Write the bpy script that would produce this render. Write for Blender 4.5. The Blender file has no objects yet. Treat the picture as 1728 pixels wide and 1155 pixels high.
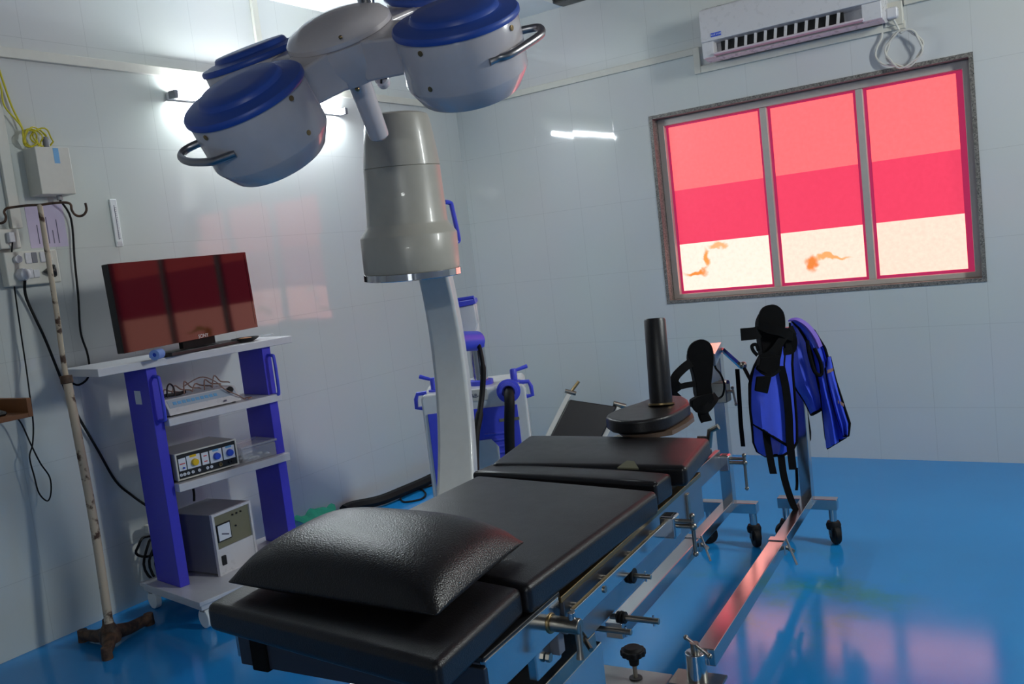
import bpy, bmesh, math, random
from mathutils import Vector as V
random.seed(7)
sc = bpy.context.scene
COL = sc.collection
PI = math.pi
# ------------------------------------------------------------------ camera model (1728 x 1155 frame)
F = 1487.2251
YAW, PIT, ROL = 0.5926448, -0.09873486, -0.1163688
EYE = V((0, 0, 1.42))
_c, _s = math.cos, math.sin
CF = V((-_s(YAW)*_c(PIT), _c(YAW)*_c(PIT), _s(PIT)))
_r0 = V((_c(YAW), _s(YAW), 0)); _u0 = _r0.cross(CF)
CR = _r0*_c(ROL)+_u0*_s(ROL)
CU = _u0*_c(ROL)-_r0*_s(ROL)

def ray(px, py): return CR*((px-864)/F) - CU*((py-577.5)/F) + CF
def Q(px, py, x=None, y=None, z=None, d=None):
    """the point of the place seen at a pixel: on a plane x, y or z = const, or at a depth d"""
    r = ray(px, py)
    if x is not None: t = (x-EYE.x)/r.x
    elif y is not None: t = (y-EYE.y)/r.y
    elif z is not None: t = (z-EYE.z)/r.z
    else: t = d
    return EYE+r*t
def depth(p): return (p-EYE).dot(CF)

# ------------------------------------------------------------------ mesh builder
def frame_of(a):
    a = a.normalized()
    u = a.cross(V((0, 0, 1)) if abs(a.z) < .9 else V((1, 0, 0))).normalized()
    return a, u, a.cross(u)
def sm(pts, k=6, closed=False):
    P = [V(p) for p in pts]; n = len(P); out = []
    if n < 3: return P
    for i in range(n if closed else n-1):
        if closed: a, b, c, d = P[i-1], P[i], P[(i+1) % n], P[(i+2) % n]
        else: a, b, c, d = P[max(i-1, 0)], P[i], P[i+1], P[min(i+2, n-1)]
        for j in range(k):
            t = j/k
            out.append(.5*((2*b)+(c-a)*t+(2*a-5*b+4*c-d)*t*t+(3*b-a-3*c+d)*t**3))
    if not closed: out.append(P[-1])
    return out
def resample(pts, n):
    P = [V(p) for p in pts]; L = [0]
    for a, b in zip(P, P[1:]): L.append(L[-1]+(b-a).length)
    out = []; j = 0
    for i in range(n):
        t = L[-1]*i/(n-1)
        while j < len(P)-2 and L[j+1] < t: j += 1
        k = (t-L[j])/max(L[j+1]-L[j], 1e-9)
        out.append(P[j].lerp(P[j+1], min(max(k, 0), 1)))
    return out

class MB:
    def __init__(s): s.v = []; s.f = []
    def add(s, vs, fs):
        o = len(s.v); s.v += [V(p) for p in vs]; s.f += [[o+i for i in f] for f in fs]; return s
    def box(s, c, x, y, z):
        c, x, y, z = V(c), V(x), V(y), V(z)
        vs = [c+x*i+y*j+z*k for i in (-1, 1) for j in (-1, 1) for k in (-1, 1)]
        return s.add(vs, [(0, 1, 3, 2), (4, 6, 7, 5), (0, 4, 5, 1), (2, 3, 7, 6), (0, 2, 6, 4), (1, 5, 7, 3)])
    def bx(s, lo, hi):
        lo, hi = V(lo), V(hi); h = (hi-lo)/2
        return s.box((lo+hi)/2, (h.x, 0, 0), (0, h.y, 0), (0, 0, h.z))
    def bar(s, a, b, w, h, up=(0, 0, 1)):
        """rectangular bar from a to b, w wide, h high"""
        a, b = V(a), V(b); d = (b-a)
        side = d.cross(V(up)).normalized(); u = side.cross(d).normalized()
        return s.box((a+b)/2, d/2, side*w/2, u*h/2)
    def cyl(s, a, b, r, r2=None, n=20, cap=True):
        a, b = V(a), V(b); r2 = r if r2 is None else r2
        _, u, w = frame_of(b-a); vs = []
        for p, q in ((a, r), (b, r2)):
            vs += [p+(u*math.cos(2*PI*i/n)+w*math.sin(2*PI*i/n))*q for i in range(n)]
        fs = [(i, (i+1) % n, n+(i+1) % n, n+i) for i in range(n)]
        if cap: fs += [list(range(n))[::-1], list(range(n, 2*n))]
        return s.add(vs, fs)
    def tube(s, pts, r, n=8, closed=False):
        P = [V(p) for p in pts]; m = len(P)
        R = r if isinstance(r, (list, tuple)) else [r]*m
        T = [((P[(i+1) % m] if closed else P[min(i+1, m-1)])-(P[i-1] if closed else P[max(i-1, 0)])).normalized() for i in range(m)]
        _, u, w = frame_of(T[0]); vs = []
        for i in range(m):
            u = (u-T[i]*u.dot(T[i])).normalized(); w = T[i].cross(u)
            vs += [P[i]+(u*math.cos(2*PI*k/n)+w*math.sin(2*PI*k/n))*R[i] for k in range(n)]
        fs = []
        for i in range(m if closed else m-1):
            a, b = i*n, ((i+1) % m)*n
            fs += [(a+k, a+(k+1) % n, b+(k+1) % n, b+k) for k in range(n)]
        if not closed: fs += [list(range(n))[::-1], list(range((m-1)*n, m*n))]
        return s.add(vs, fs)
    def lathe(s, c, axis, prof, n=40):
        c = V(c); a, u, w = frame_of(V(axis)); vs = []; rings = []
        for r, h in prof:
            if r < 1e-6: rings.append([len(vs)]); vs.append(c+a*h)
            else:
                rings.append(list(range(len(vs), len(vs)+n)))
                vs += [c+a*h+(u*math.cos(2*PI*i/n)+w*math.sin(2*PI*i/n))*r for i in range(n)]
        fs = []
        for A, B in zip(rings, rings[1:]):
            for i in range(n):
                j = (i+1) % n
                if len(A) == 1 and len(B) == 1: continue
                if len(A) == 1: fs.append((A[0], B[j], B[i]))
                elif len(B) == 1: fs.append((A[i], A[j], B[0]))
                else: fs.append((A[i], A[j], B[j], B[i]))
        if len(rings[0]) > 1: fs.append(rings[0][::-1])
        if len(rings[-1]) > 1: fs.append(rings[-1])
        return s.add(vs, fs)
    def prism(s, poly, ext):
        P = [V(p) for p in poly]; n = len(P); e = V(ext)
        return s.add(P+[p+e for p in P], [list(range(n))[::-1], list(range(n, 2*n))]+[(i, (i+1) % n, n+(i+1) % n, n+i) for i in range(n)])
    def sheet(s, g, t):
        """a grid of points made into a sheet t thick"""
        m, n = len(g), len(g[0]); N = []
        for i in range(m):
            for j in range(n):
                a = g[min(i+1, m-1)][j]-g[max(i-1, 0)][j]; b = g[i][min(j+1, n-1)]-g[i][max(j-1, 0)]
                N.append(a.cross(b).normalized())
        fl = [p for r in g for p in r]
        vs = [p+q*t/2 for p, q in zip(fl, N)]+[p-q*t/2 for p, q in zip(fl, N)]
        k = m*n; fs = []
        for i in range(m-1):
            for j in range(n-1):
                a = i*n+j
                fs.append((a, a+n, a+n+1, a+1)); fs.append((k+a, k+a+1, k+a+n+1, k+a+n))
        rim = [j for j in range(n)]+[i*n+n-1 for i in range(1, m)]+[(m-1)*n+j for j in range(n-2, -1, -1)]+[i*n for i in range(m-2, 0, -1)]
        for a, b in zip(rim, rim[1:]+rim[:1]): fs.append((a, b, k+b, k+a))
        return s.add(vs, fs)
    def strap(s, pts, w, t, wide):
        """flat webbing along pts; wide = direction of its width (or a list)"""
        P = [V(p) for p in pts]; g = []
        for i, p in enumerate(P):
            d = V(wide[i] if isinstance(wide, list) else wide).normalized()*w/2
            g.append([p-d, p+d])
        return s.sheet(g, t)
    def ball(s, c, r, n=16, m=10, sc3=(1, 1, 1)):
        c = V(c); vs = [c+V((0, 0, r*sc3[2]))]
        for i in range(1, m):
            a = PI*i/m
            vs += [c+V((r*sc3[0]*math.sin(a)*math.cos(2*PI*j/n), r*sc3[1]*math.sin(a)*math.sin(2*PI*j/n), r*sc3[2]*math.cos(a))) for j in range(n)]
        vs.append(c-V((0, 0, r*sc3[2]))); e = len(vs)-1; fs = []
        for j in range(n):
            k = (j+1) % n
            fs.append((0, 1+j, 1+k))
            for i in range(m-2): a = 1+i*n; fs.append((a+j, a+n+j, a+n+k, a+k))
            a = 1+(m-2)*n; fs.append((a+j, e, a+k))
        return s.add(vs, fs)

ORG = {}
def tag(o, label=None, cat=None, group=None, kind=None):
    for k, v in (('label', label), ('category', cat), ('group', group), ('kind', kind)):
        if v: o[k] = v
    return o
def thing(name, label, cat, loc, group=None):
    o = bpy.data.objects.new(name, None); COL.objects.link(o); o.empty_display_size = .05
    o.location = V(loc); ORG[o] = V(loc)
    return tag(o, label, cat, group)
def obj(name, mb, m, parent=None, bevel=0, seg=2, ang=38, sub=0, label=None):
    me = bpy.data.meshes.new(name)
    if parent is not None: org = ORG[parent]
    else:
        xs = [p.x for p in mb.v]; ys = [p.y for p in mb.v]; zs = [p.z for p in mb.v]
        org = V(((min(xs)+max(xs))/2, (min(ys)+max(ys))/2, min(zs)))
    me.from_pydata([tuple(p-org) for p in mb.v], [], mb.f)
    bm = bmesh.new(); bm.from_mesh(me)
    bmesh.ops.recalc_face_normals(bm, faces=bm.faces)
    for f in bm.faces: f.smooth = True
    if not bevel:
        for e in bm.edges:
            if len(e.link_faces) == 2 and e.calc_face_angle(0) > math.radians(ang): e.smooth = False
    bm.to_mesh(me); bm.free()
    me.materials.append(m)
    o = bpy.data.objects.new(name, me); COL.objects.link(o)
    ORG[o] = org
    if parent is not None: o.parent = parent
    else: o.location = org
    if bevel:
        b = o.modifiers.new('bevel', 'BEVEL'); b.width = bevel; b.segments = seg; b.limit_method = 'ANGLE'
        b.angle_limit = math.radians(ang); b.harden_normals = True
    if sub:
        q = o.modifiers.new('sub', 'SUBSURF'); q.levels = sub; q.render_levels = sub
    if label: o['label'] = label
    return o
def text(name, s, size, org, xd, yd, m, parent, ext=.0006):
    cu = bpy.data.curves.new(name, 'FONT'); cu.body = s; cu.size = size; cu.extrude = ext; cu.align_x = 'CENTER'; cu.align_y = 'CENTER'
    t = bpy.data.objects.new(name, cu); COL.objects.link(t)
    bpy.context.view_layer.update()
    me0 = t.to_mesh(); mb = MB()
    x, y = V(xd).normalized(), V(yd).normalized(); z = x.cross(y)
    mb.add([V(org)+x*p.co.x+y*p.co.y+z*p.co.z for p in me0.vertices], [list(f.vertices) for f in me0.polygons])
    t.to_mesh_clear(); bpy.data.objects.remove(t); bpy.data.curves.remove(cu)
    return obj(name, mb, m, parent)

# ------------------------------------------------------------------ materials
def lin(c):
    out = []
    for v in c:
        v /= 255; out.append(v/12.92 if v <= .04045 else ((v+.055)/1.055)**2.4)
    return tuple(out)+(1,)
class NT:
    def __init__(s, name):
        s.m = bpy.data.materials.new(name); s.m.use_nodes = True; s.t = s.m.node_tree; s.b = s.t.nodes['Principled BSDF']
    def n(s, ty, **k):
        o = s.t.nodes.new(ty)
        for a, v in k.items():
            if a.startswith('i_'):
                kk = a[2:]; o.inputs[int(kk) if kk.isdigit() else kk.replace('_', ' ')].default_value = v
            else: setattr(o, a, v)
        return o
    def l(s, a, b): s.t.links.new(a, b)
def mat(name, c, rough=.5, metal=0, var=.06, nscale=30, bump=0, bscale=200, spec=.5, coat=0, emit=None, es=0, alpha=1, trans=0, btype='noise', bdist=.002):
    k = NT(name); b = k.b; c = lin(c)
    tc = k.n('ShaderNodeTexCoord')
    nz = k.n('ShaderNodeTexNoise'); nz.inputs['Scale'].default_value = nscale; nz.inputs['Detail'].default_value = 4
    k.l(tc.outputs['Object'], nz.inputs['Vector'])
    mx = k.n('ShaderNodeMix', data_type='RGBA'); mx.inputs[6].default_value = tuple(min(1, v*(1-var)) for v in c[:3])+(1,); mx.inputs[7].default_value = tuple(min(1, v*(1+var)) for v in c[:3])+(1,)
    k.l(nz.outputs['Fac'], mx.inputs[0]); k.l(mx.outputs[2], b.inputs['Base Color'])
    mr = k.n('ShaderNodeMapRange'); mr.inputs[3].default_value = max(.02, rough*.88); mr.inputs[4].default_value = min(1, rough*1.12)
    k.l(nz.outputs['Fac'], mr.inputs[0]); k.l(mr.outputs[0], b.inputs['Roughness'])
    b.inputs['Metallic'].default_value = metal; b.inputs['Specular IOR Level'].default_value = spec; b.inputs['Coat Weight'].default_value = coat
    b.inputs['Alpha'].default_value = alpha; b.inputs['Transmission Weight'].default_value = trans
    if emit: b.inputs['Emission Color'].default_value = lin(emit); b.inputs['Emission Strength'].default_value = es
    if bump:
        if btype == 'noise': t = k.n('ShaderNodeTexNoise'); t.inputs['Scale'].default_value = bscale; o = t.outputs['Fac']
        else: t = k.n('ShaderNodeTexVoronoi'); t.inputs['Scale'].default_value = bscale; o = t.outputs['Distance']
        k.l(tc.outputs['Object'], t.inputs['Vector'])
        bp = k.n('ShaderNodeBump'); bp.inputs['Strength'].default_value = bump; bp.inputs['Distance'].default_value = bdist
        k.l(o, bp.inputs['Height']); k.l(bp.outputs[0], b.inputs['Normal'])
    return k.m

def tile_mat(name, axis, off, c=(208, 211, 209)):
    """glazed wall tiles 0.2975 x 0.455 m, each set at its own slight angle"""
    k = NT(name); b = k.b
    geo = k.n('ShaderNodeNewGeometry'); sp = k.n('ShaderNodeSeparateXYZ'); k.l(geo.outputs['Position'], sp.inputs[0])
    def lin1(o, a, s):
        m1 = k.n('ShaderNodeMath', operation='SUBTRACT'); k.l(o, m1.inputs[0]); m1.inputs[1].default_value = a
        m2 = k.n('ShaderNodeMath', operation='DIVIDE'); k.l(m1.outputs[0], m2.inputs[0]); m2.inputs[1].default_value = s
        return m2.outputs[0]
    U = lin1(sp.outputs[axis], off, .2975); W = lin1(sp.outputs[2], .304, .456)
    def edge(o, s):
        f = k.n('ShaderNodeMath', operation='FRACT'); k.l(o, f.inputs[0])
        a = k.n('ShaderNodeMath', operation='SUBTRACT'); k.l(f.outputs[0], a.inputs[0]); a.inputs[1].default_value = .5
        a2 = k.n('ShaderNodeMath', operation='ABSOLUTE'); k.l(a.outputs[0], a2.inputs[0])
        c_ = k.n('ShaderNodeMath', operation='SUBTRACT'); c_.inputs[0].default_value = .5; k.l(a2.outputs[0], c_.inputs[1])
        d = k.n('ShaderNodeMath', operation='MULTIPLY'); k.l(c_.outputs[0], d.inputs[0]); d.inputs[1].default_value = s
        return d.outputs[0]
    e = k.n('ShaderNodeMath', operation='MINIMUM'); k.l(edge(U, .2975), e.inputs[0]); k.l(edge(W, .456), e.inputs[1])
    g = k.n('ShaderNodeMapRange', interpolation_type='SMOOTHSTEP'); g.inputs[1].default_value = .0003; g.inputs[2].default_value = .0016; k.l(e.outputs[0], g.inputs[0])
    fu = k.n('ShaderNodeMath', operation='FLOOR'); k.l(U, fu.inputs[0]); fw = k.n('ShaderNodeMath', operation='FLOOR'); k.l(W, fw.inputs[0])
    cb = k.n('ShaderNodeCombineXYZ'); k.l(fu.outputs[0], cb.inputs[0]); k.l(fw.outputs[0], cb.inputs[1])
    wn = k.n('ShaderNodeTexWhiteNoise', noise_dimensions='3D'); k.l(cb.outputs[0], wn.inputs['Vector'])
    sub = k.n('ShaderNodeVectorMath', operation='SUBTRACT'); k.l(wn.outputs['Color'], sub.inputs[0]); sub.inputs[1].default_value = (.5, .5, .5)
    scl = k.n('ShaderNodeVectorMath', operation='SCALE'); k.l(sub.outputs[0], scl.inputs[0]); scl.inputs['Scale'].default_value = .010
    bp = k.n('ShaderNodeBump'); bp.inputs['Strength'].default_value = .15; bp.inputs['Distance'].default_value = .001; k.l(g.outputs[0], bp.inputs['Height'])
    ad = k.n('ShaderNodeVectorMath', operation='ADD'); k.l(bp.outputs[0], ad.inputs[0]); k.l(scl.outputs[0], ad.inputs[1])
    nm = k.n('ShaderNodeVectorMath', operation='NORMALIZE'); k.l(ad.outputs[0], nm.inputs[0]); k.l(nm.outputs[0], b.inputs['Normal'])
    c = lin(c)
    mx = k.n('ShaderNodeMix', data_type='RGBA'); mx.inputs[6].default_value = tuple(v*.80 for v in c[:3])+(1,); mx.inputs[7].default_value = c
    k.l(g.outputs[0], mx.inputs[0])
    nz = k.n('ShaderNodeTexNoise'); nz.inputs['Scale'].default_value = 1.3; k.l(geo.outputs['Position'], nz.inputs['Vector'])
    m2 = k.n('ShaderNodeMix', data_type='RGBA', blend_type='MULTIPLY'); m2.inputs[0].default_value = .12; k.l(mx.outputs[2], m2.inputs[6]); k.l(nz.outputs['Color'], m2.inputs[7])
    k.l(m2.outputs[2], b.inputs['Base Color'])
    b.inputs['Roughness'].default_value = .05; b.inputs['Specular IOR Level'].default_value = .62
    return k.m

def floor_mat():
    k = NT('blue_epoxy'); b = k.b
    geo = k.n('ShaderNodeNewGeometry')
    nz = k.n('ShaderNodeTexNoise'); nz.inputs['Scale'].default_value = 2.2; nz.inputs['Detail'].default_value = 5; k.l(geo.outputs['Position'], nz.inputs['Vector'])
    mx = k.n('ShaderNodeMix', data_type='RGBA'); mx.inputs[6].default_value = lin((28, 130, 200)); mx.inputs[7].default_value = lin((36, 141, 210)); k.l(nz.outputs['Fac'], mx.inputs[0])
    # worn yellow-green smears where the traction bars are dragged
    n2 = k.n('ShaderNodeTexNoise'); n2.inputs['Scale'].default_value = 3.4; n2.inputs['Detail'].default_value = 7; n2.inputs['Roughness'].default_value = .62; k.l(geo.outputs['Position'], n2.inputs['Vector'])
    r2 = k.n('ShaderNodeMapRange', interpolation_type='SMOOTHSTEP'); r2.inputs[1].default_value = .46; r2.inputs[2].default_value = .72; k.l(n2.outputs['Fac'], r2.inputs[0])
    ds = k.n('ShaderNodeVectorMath', operation='DISTANCE'); k.l(geo.outputs['Position'], ds.inputs[0]); ds.inputs[1].default_value = tuple(Q(1345, 1005, z=0))
    r3 = k.n('ShaderNodeMapRange', interpolation_type='SMOOTHSTEP'); r3.inputs[1].default_value = .62; r3.inputs[2].default_value = .12; k.l(ds.outputs['Value'], r3.inputs[0])
    ml = k.n('ShaderNodeMath', operation='MULTIPLY'); k.l(r2.outputs[0], ml.inputs[0]); k.l(r3.outputs[0], ml.inputs[1])
    m2 = k.n('ShaderNodeMath', operation='MULTIPLY'); k.l(ml.outputs[0], m2.inputs[0]); m2.inputs[1].default_value = .75
    mx2 = k.n('ShaderNodeMix', data_type='RGBA'); k.l(m2.outputs[0], mx2.inputs[0]); k.l(mx.outputs[2], mx2.inputs[6]); mx2.inputs[7].default_value = lin((52, 130, 50))
    k.l(mx2.outputs[2], b.inputs['Base Color'])
    n3 = k.n('ShaderNodeTexNoise'); n3.inputs['Scale'].default_value = 5; n3.inputs['Detail'].default_value = 6; k.l(geo.outputs['Position'], n3.inputs['Vector'])
    mr = k.n('ShaderNodeMapRange'); mr.inputs[3].default_value = .07; mr.inputs[4].default_value = .19; k.l(n3.outputs['Fac'], mr.inputs[0]); k.l(mr.outputs[0], b.inputs['Roughness'])
    bp = k.n('ShaderNodeBump'); bp.inputs['Strength'].default_value = .04; bp.inputs['Distance'].default_value = .01; k.l(n3.outputs['Fac'], bp.inputs['Height']); k.l(bp.outputs[0], b.inputs['Normal'])
    return k.m

def film_mat(name, c, es, stains=()):
    """coloured film on the glass with daylight coming through; stains = (x, z, length, angle, width)"""
    k = NT(name); b = k.b
    geo = k.n('ShaderNodeNewGeometry')
    nz = k.n('ShaderNodeTexNoise'); nz.inputs['Scale'].default_value = 42; nz.inputs['Detail'].default_value = 5; k.l(geo.outputs['Position'], nz.inputs['Vector'])
    mx = k.n('ShaderNodeMix', data_type='RGBA'); mx.inputs[6].default_value = tuple(v*.86 for v in c[:3])+(1,); mx.inputs[7].default_value = tuple(v*1.14 for v in c[:3])+(1,); k.l(nz.outputs['Fac'], mx.inputs[0])
    last = mx.outputs[2]
    for (x, z, rx, rz, col) in stains:
        n2 = k.n('ShaderNodeTexNoise'); n2.inputs['Scale'].default_value = 9; n2.inputs['Detail'].default_value = 5; k.l(geo.outputs['Position'], n2.inputs['Vector'])
        sb = k.n('ShaderNodeVectorMath', operation='SUBTRACT'); k.l(n2.outputs['Color'], sb.inputs[0]); sb.inputs[1].default_value = (.5, .5, .5)
        sl = k.n('ShaderNodeVectorMath', operation='SCALE'); k.l(sb.outputs[0], sl.inputs[0]); sl.inputs['Scale'].default_value = .16
        ad = k.n('ShaderNodeVectorMath', operation='ADD'); k.l(geo.outputs['Position'], ad.inputs[0]); k.l(sl.outputs[0], ad.inputs[1])
        s2 = k.n('ShaderNodeVectorMath', operation='SUBTRACT'); k.l(ad.outputs[0], s2.inputs[0]); s2.inputs[1].default_value = (x, 5.38, z)
        dv = k.n('ShaderNodeVectorMath', operation='MULTIPLY'); k.l(s2.outputs[0], dv.inputs[0]); dv.inputs[1].default_value = (1/rx, 0, 1/rz)
        ln = k.n('ShaderNodeVectorMath', operation='LENGTH'); k.l(dv.outputs[0], ln.inputs[0])
        mr = k.n('ShaderNodeMapRange', interpolation_type='SMOOTHSTEP'); mr.inputs[1].default_value = 1.15; mr.inputs[2].default_value = .5; k.l(ln.outputs['Value'], mr.inputs[0])
        m2 = k.n('ShaderNodeMix', data_type='RGBA'); k.l(mr.outputs[0], m2.inputs[0]); k.l(last, m2.inputs[6]); m2.inputs[7].default_value = lin(col); last = m2.outputs[2]
    k.l(last, b.inputs['Emission Color']); b.inputs['Emission Strength'].default_value = es
    b.inputs['Base Color'].default_value = lin((120, 20, 35)); b.inputs['Roughness'].default_value = .35
    return k.m

def rust_mat(name, paint, rust, lo, hi, sc_=18):
    k = NT(name); b = k.b; tc = k.n('ShaderNodeTexCoord')
    n2 = k.n('ShaderNodeTexNoise'); n2.inputs['Scale'].default_value = sc_; n2.inputs['Detail'].default_value = 6; n2.inputs['Roughness'].default_value = .6; k.l(tc.outputs['Object'], n2.inputs['Vector'])
    r2 = k.n('ShaderNodeMapRange'); r2.inputs[1].default_value = lo; r2.inputs[2].default_value = hi; k.l(n2.outputs['Fac'], r2.inputs[0])
    mx = k.n('ShaderNodeMix', data_type='RGBA'); mx.inputs[6].default_value = lin(paint); mx.inputs[7].default_value = lin(rust); k.l(r2.outputs[0], mx.inputs[0]); k.l(mx.outputs[2], b.inputs['Base Color'])
    b.inputs['Roughness'].default_value = .65
    return k.m

def granite_mat():
    k = NT('speckled_granite'); b = k.b; tc = k.n('ShaderNodeTexCoord')
    vo = k.n('ShaderNodeTexVoronoi'); vo.inputs['Scale'].default_value = 170; k.l(tc.outputs['Object'], vo.inputs['Vector'])
    rp = k.n('ShaderNodeMix', data_type='RGBA'); rp.inputs[6].default_value = lin((60, 60, 58)); rp.inputs[7].default_value = lin((150, 145, 138)); k.l(vo.outputs['Color'], rp.inputs[0]); k.l(rp.outputs[2], b.inputs['Base Color'])
    b.inputs['Roughness'].default_value = .3
    return k.m

M = dict(
    floor=floor_mat(), tile_l=tile_mat('glazed_tile_left', 1, 1.872), tile_b=tile_mat('glazed_tile_back', 0, -.492),
    ceil=mat('ceiling_paint', (128, 122, 118), .8, nscale=3), soffit=mat('white_paint', (232, 236, 236), .7, nscale=3),
    pvc=mat('ivory_plastic', (205, 203, 192), .4), white=mat('white_enamel', (208, 207, 210), .28, var=.015, coat=.2),
    lampwhite=mat('lamp_enamel', (205, 198, 200), .2, coat=.4), beige=mat('beige_enamel', (178, 174, 162), .35, coat=.15),
    cream=mat('cream_enamel', (214, 216, 214), .25, coat=.3, bump=.02, bscale=60),
    lampblue=mat('blue_lacquer', (50, 84, 172), .38), blue=mat('cobalt_paint', (64, 60, 198), .38), bluep=mat('ultramarine_plastic', (70, 80, 214), .4),
    steel=mat('stainless_steel', (196, 198, 200), .17, 1, var=.04), chrome=mat('chrome', (210, 210, 212), .08, 1, var=.02), dull=mat('worn_steel', (158, 152, 142), .33, 1, var=.15),
    satin=mat('satin_steel', (164, 162, 164), .32, 1, var=.04), darkband=mat('dark_steel_band', (66, 68, 76), .4, .6), platesteel=mat('base_steel', (165, 165, 164), .4, .6), strip=mat('printed_strip', (168, 180, 194), .45), plate=mat('brown_plate', (104, 84, 70), .5), brass=mat('tarnished_edge', (150, 128, 92), .35, 1, var=.2), alu=mat('aluminium', (190, 182, 174), .4, .15),
    vinyl=mat('black_vinyl', (26, 24, 26), .36, bump=.22, bscale=420, btype='vor', bdist=.0012, spec=.5), vinyl2=mat('black_leatherette', (24, 23, 24), .34, bump=.4, bscale=330, btype='vor', bdist=.0015),
    black=mat('black_plastic', (22, 22, 24), .4), rubber=mat('black_rubber', (14, 14, 15), .65, spec=.3), gloss=mat('screen_glass', (7, 7, 8), .045, spec=.42),
    fabric=mat('black_webbing', (11, 11, 12), .9, bump=.3, bscale=500, spec=.15), apron=mat('royal_blue_nylon', (58, 82, 214), .45, bump=.12, bscale=35, bdist=.01), purple=mat('purple_binding', (120, 92, 190), .6),
    grey=mat('grey_paint', (150, 150, 150), .45), greyd=mat('slate_paint', (112, 114, 122), .45), olive=mat('olive_panel', (118, 116, 92), .5), board=mat('white_laminate', (204, 204, 208), .35),
    lblue=mat('light_blue_print', (110, 170, 215), .5), labelw=mat('label_paper', (215, 220, 228), .55), red=mat('red_print', (200, 70, 70), .5), yellow=mat('yellow_plastic', (226, 186, 20), .4), ywire=mat('yellow_wire', (200, 188, 40), .5),
    blueknob=mat('blue_knob', (38, 78, 200), .4), clear=mat('clear_plastic', (225, 230, 235), .12, alpha=.32, spec=.6), wood=mat('brown_plywood', (128, 82, 46), .55, var=.2, nscale=14), paper=mat('lilac_paper', (196, 186, 210), .7),
    granite=granite_mat(), rust=rust_mat('rusted_paint', (186, 170, 148), (70, 46, 32), .54, .62), rustd=rust_mat('rusted_iron', (92, 66, 46), (52, 36, 26), .4, .6, 30), green=mat('green_cloth', (22, 140, 112), .8, bump=.2, bscale=60), tan=mat('tan_wire', (140, 108, 96), .5), ink=mat('grey_ink', (90, 88, 110), .7),
    tube=mat('lit_tube', (240, 250, 255), .4, emit=(240, 250, 255), es=150), edge=mat('film_edge', (110, 22, 72), .4, emit=(200, 44, 92), es=.62),
    f_top=film_mat('red_film', (1.5, .18, .19), 1), f_mid=film_mat('doubled_red_film', (.88, .055, .125), 1),
    f_bot=film_mat('sunlit_film', (2.3, .82, .66), 1), f_botl=film_mat('sunlit_stained_film', (2.6, .95, .80), 1, [(-2.16, 1.17, .10, .02, (245, 150, 60)), (-2.06, 1.25, .03, .08, (245, 165, 80)), (-1.98, 1.33, .06, .02, (250, 190, 130))]),  # lower films: sun shining through is put into the pale emission colour
    f_botm=film_mat('sunlit_spotted_film', (2.4, .86, .70), 1, [(-1.42, 1.17, .05, .045, (240, 140, 60)), (-1.30, 1.19, .11, .018, (250, 180, 110))]),
    sonyw=mat('silver_print', (225, 225, 225), .4), cable=mat('white_cable', (200, 198, 190), .5), pink=mat('pink_louvre', (206, 192, 200), .35),
)

# ------------------------------------------------------------------ the room
WX, WY, RX, RY, CZ = -3.805, 5.278, 1.75, -2.3, 3.07
def struct(name, mb, m, bevel=0, label=None): return tag(obj(name, mb, m, bevel=bevel), kind='structure', label=label)
struct('floor', MB().bx((WX-.2, RY-.2, -.12), (RX+.2, WY+.2, 0)), M['floor'])
struct('ceiling', MB().bx((WX-.2, RY-.2, CZ), (RX+.2, WY+.2, CZ+.12)), M['ceil'])
struct('wall_left', MB().bx((WX-.2, RY-.2, 0), (WX, WY+.2, CZ)), M['tile_l'])
struct('wall_right', MB().bx((RX, RY-.2, 0), (RX+.2, WY+.2, CZ)), M['tile_l'])
struct('wall_rear', MB().bx((WX, RY-.2, 0), (RX, RY, CZ)), M['tile_b'])
OX0, OX1, OZ0, OZ1 = -2.32, -.492, .985, 2.18
def ring(mb, x0, x1, z0, z1, a0, a1, b0, b1, y0, y1):
    o = [(x0, z0), (x1, z0), (x1, z1), (x0, z1)]; i = [(a0, b0), (a1, b0), (a1, b1), (a0, b1)]
    vs = [(x, y, z) for y in (y0, y1) for (x, z) in o+i]; fs = []
    for k in range(4):
        j = (k+1) % 4
        fs += [(k, j, 4+j, 4+k), (8+k, 12+k, 12+j, 8+j), (k, 8+k, 8+j, j), (4+k, 4+j, 12+j, 12+k)]
    return mb.add(vs, fs)
struct('wall_back', ring(MB(), WX, RX, 0, CZ, OX0, OX1, OZ0, OZ1, WY, WY+.25), M['tile_b'])
struct('trim_1', MB().bx((WX, RY, 2.99), (WX+.95, WY, CZ)), M['soffit'])                       # soffit along the left wall
struct('trim_2', MB().bx((WX, RY, 2.487), (WX+.022, WY, 2.531)), M['pvc'], .003)              # cable trunking
struct('trim_3', MB().bx((WX+.022, WY-.02, 2.487), (-1.95, WY, 2.527)), M['pvc'], .003)
struct('trim_4', MB().bx((-1.985, WY-.021, 2.37), (-1.945, WY, 2.527)), M['pvc'], .003)
struct('trim_5', MB().bx((-1.945, WY-.02, 2.37), (-.80, WY, 2.412)), M['pvc'], .003)
struct('trim_6', MB().bx((-.80, WY-.02, 2.487), (RX, WY, 2.527)), M['pvc'], .003)
struct('trim_7', MB().bx((WX, 3.475, 2.531), (WX+.02, 3.515, 2.99)), M['pvc'], .003)
struct('trim_8', MB().bx((WX, 1.985, 1.77), (WX+.02, 2.03, 2.487)), M['pvc'], .003)
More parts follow.
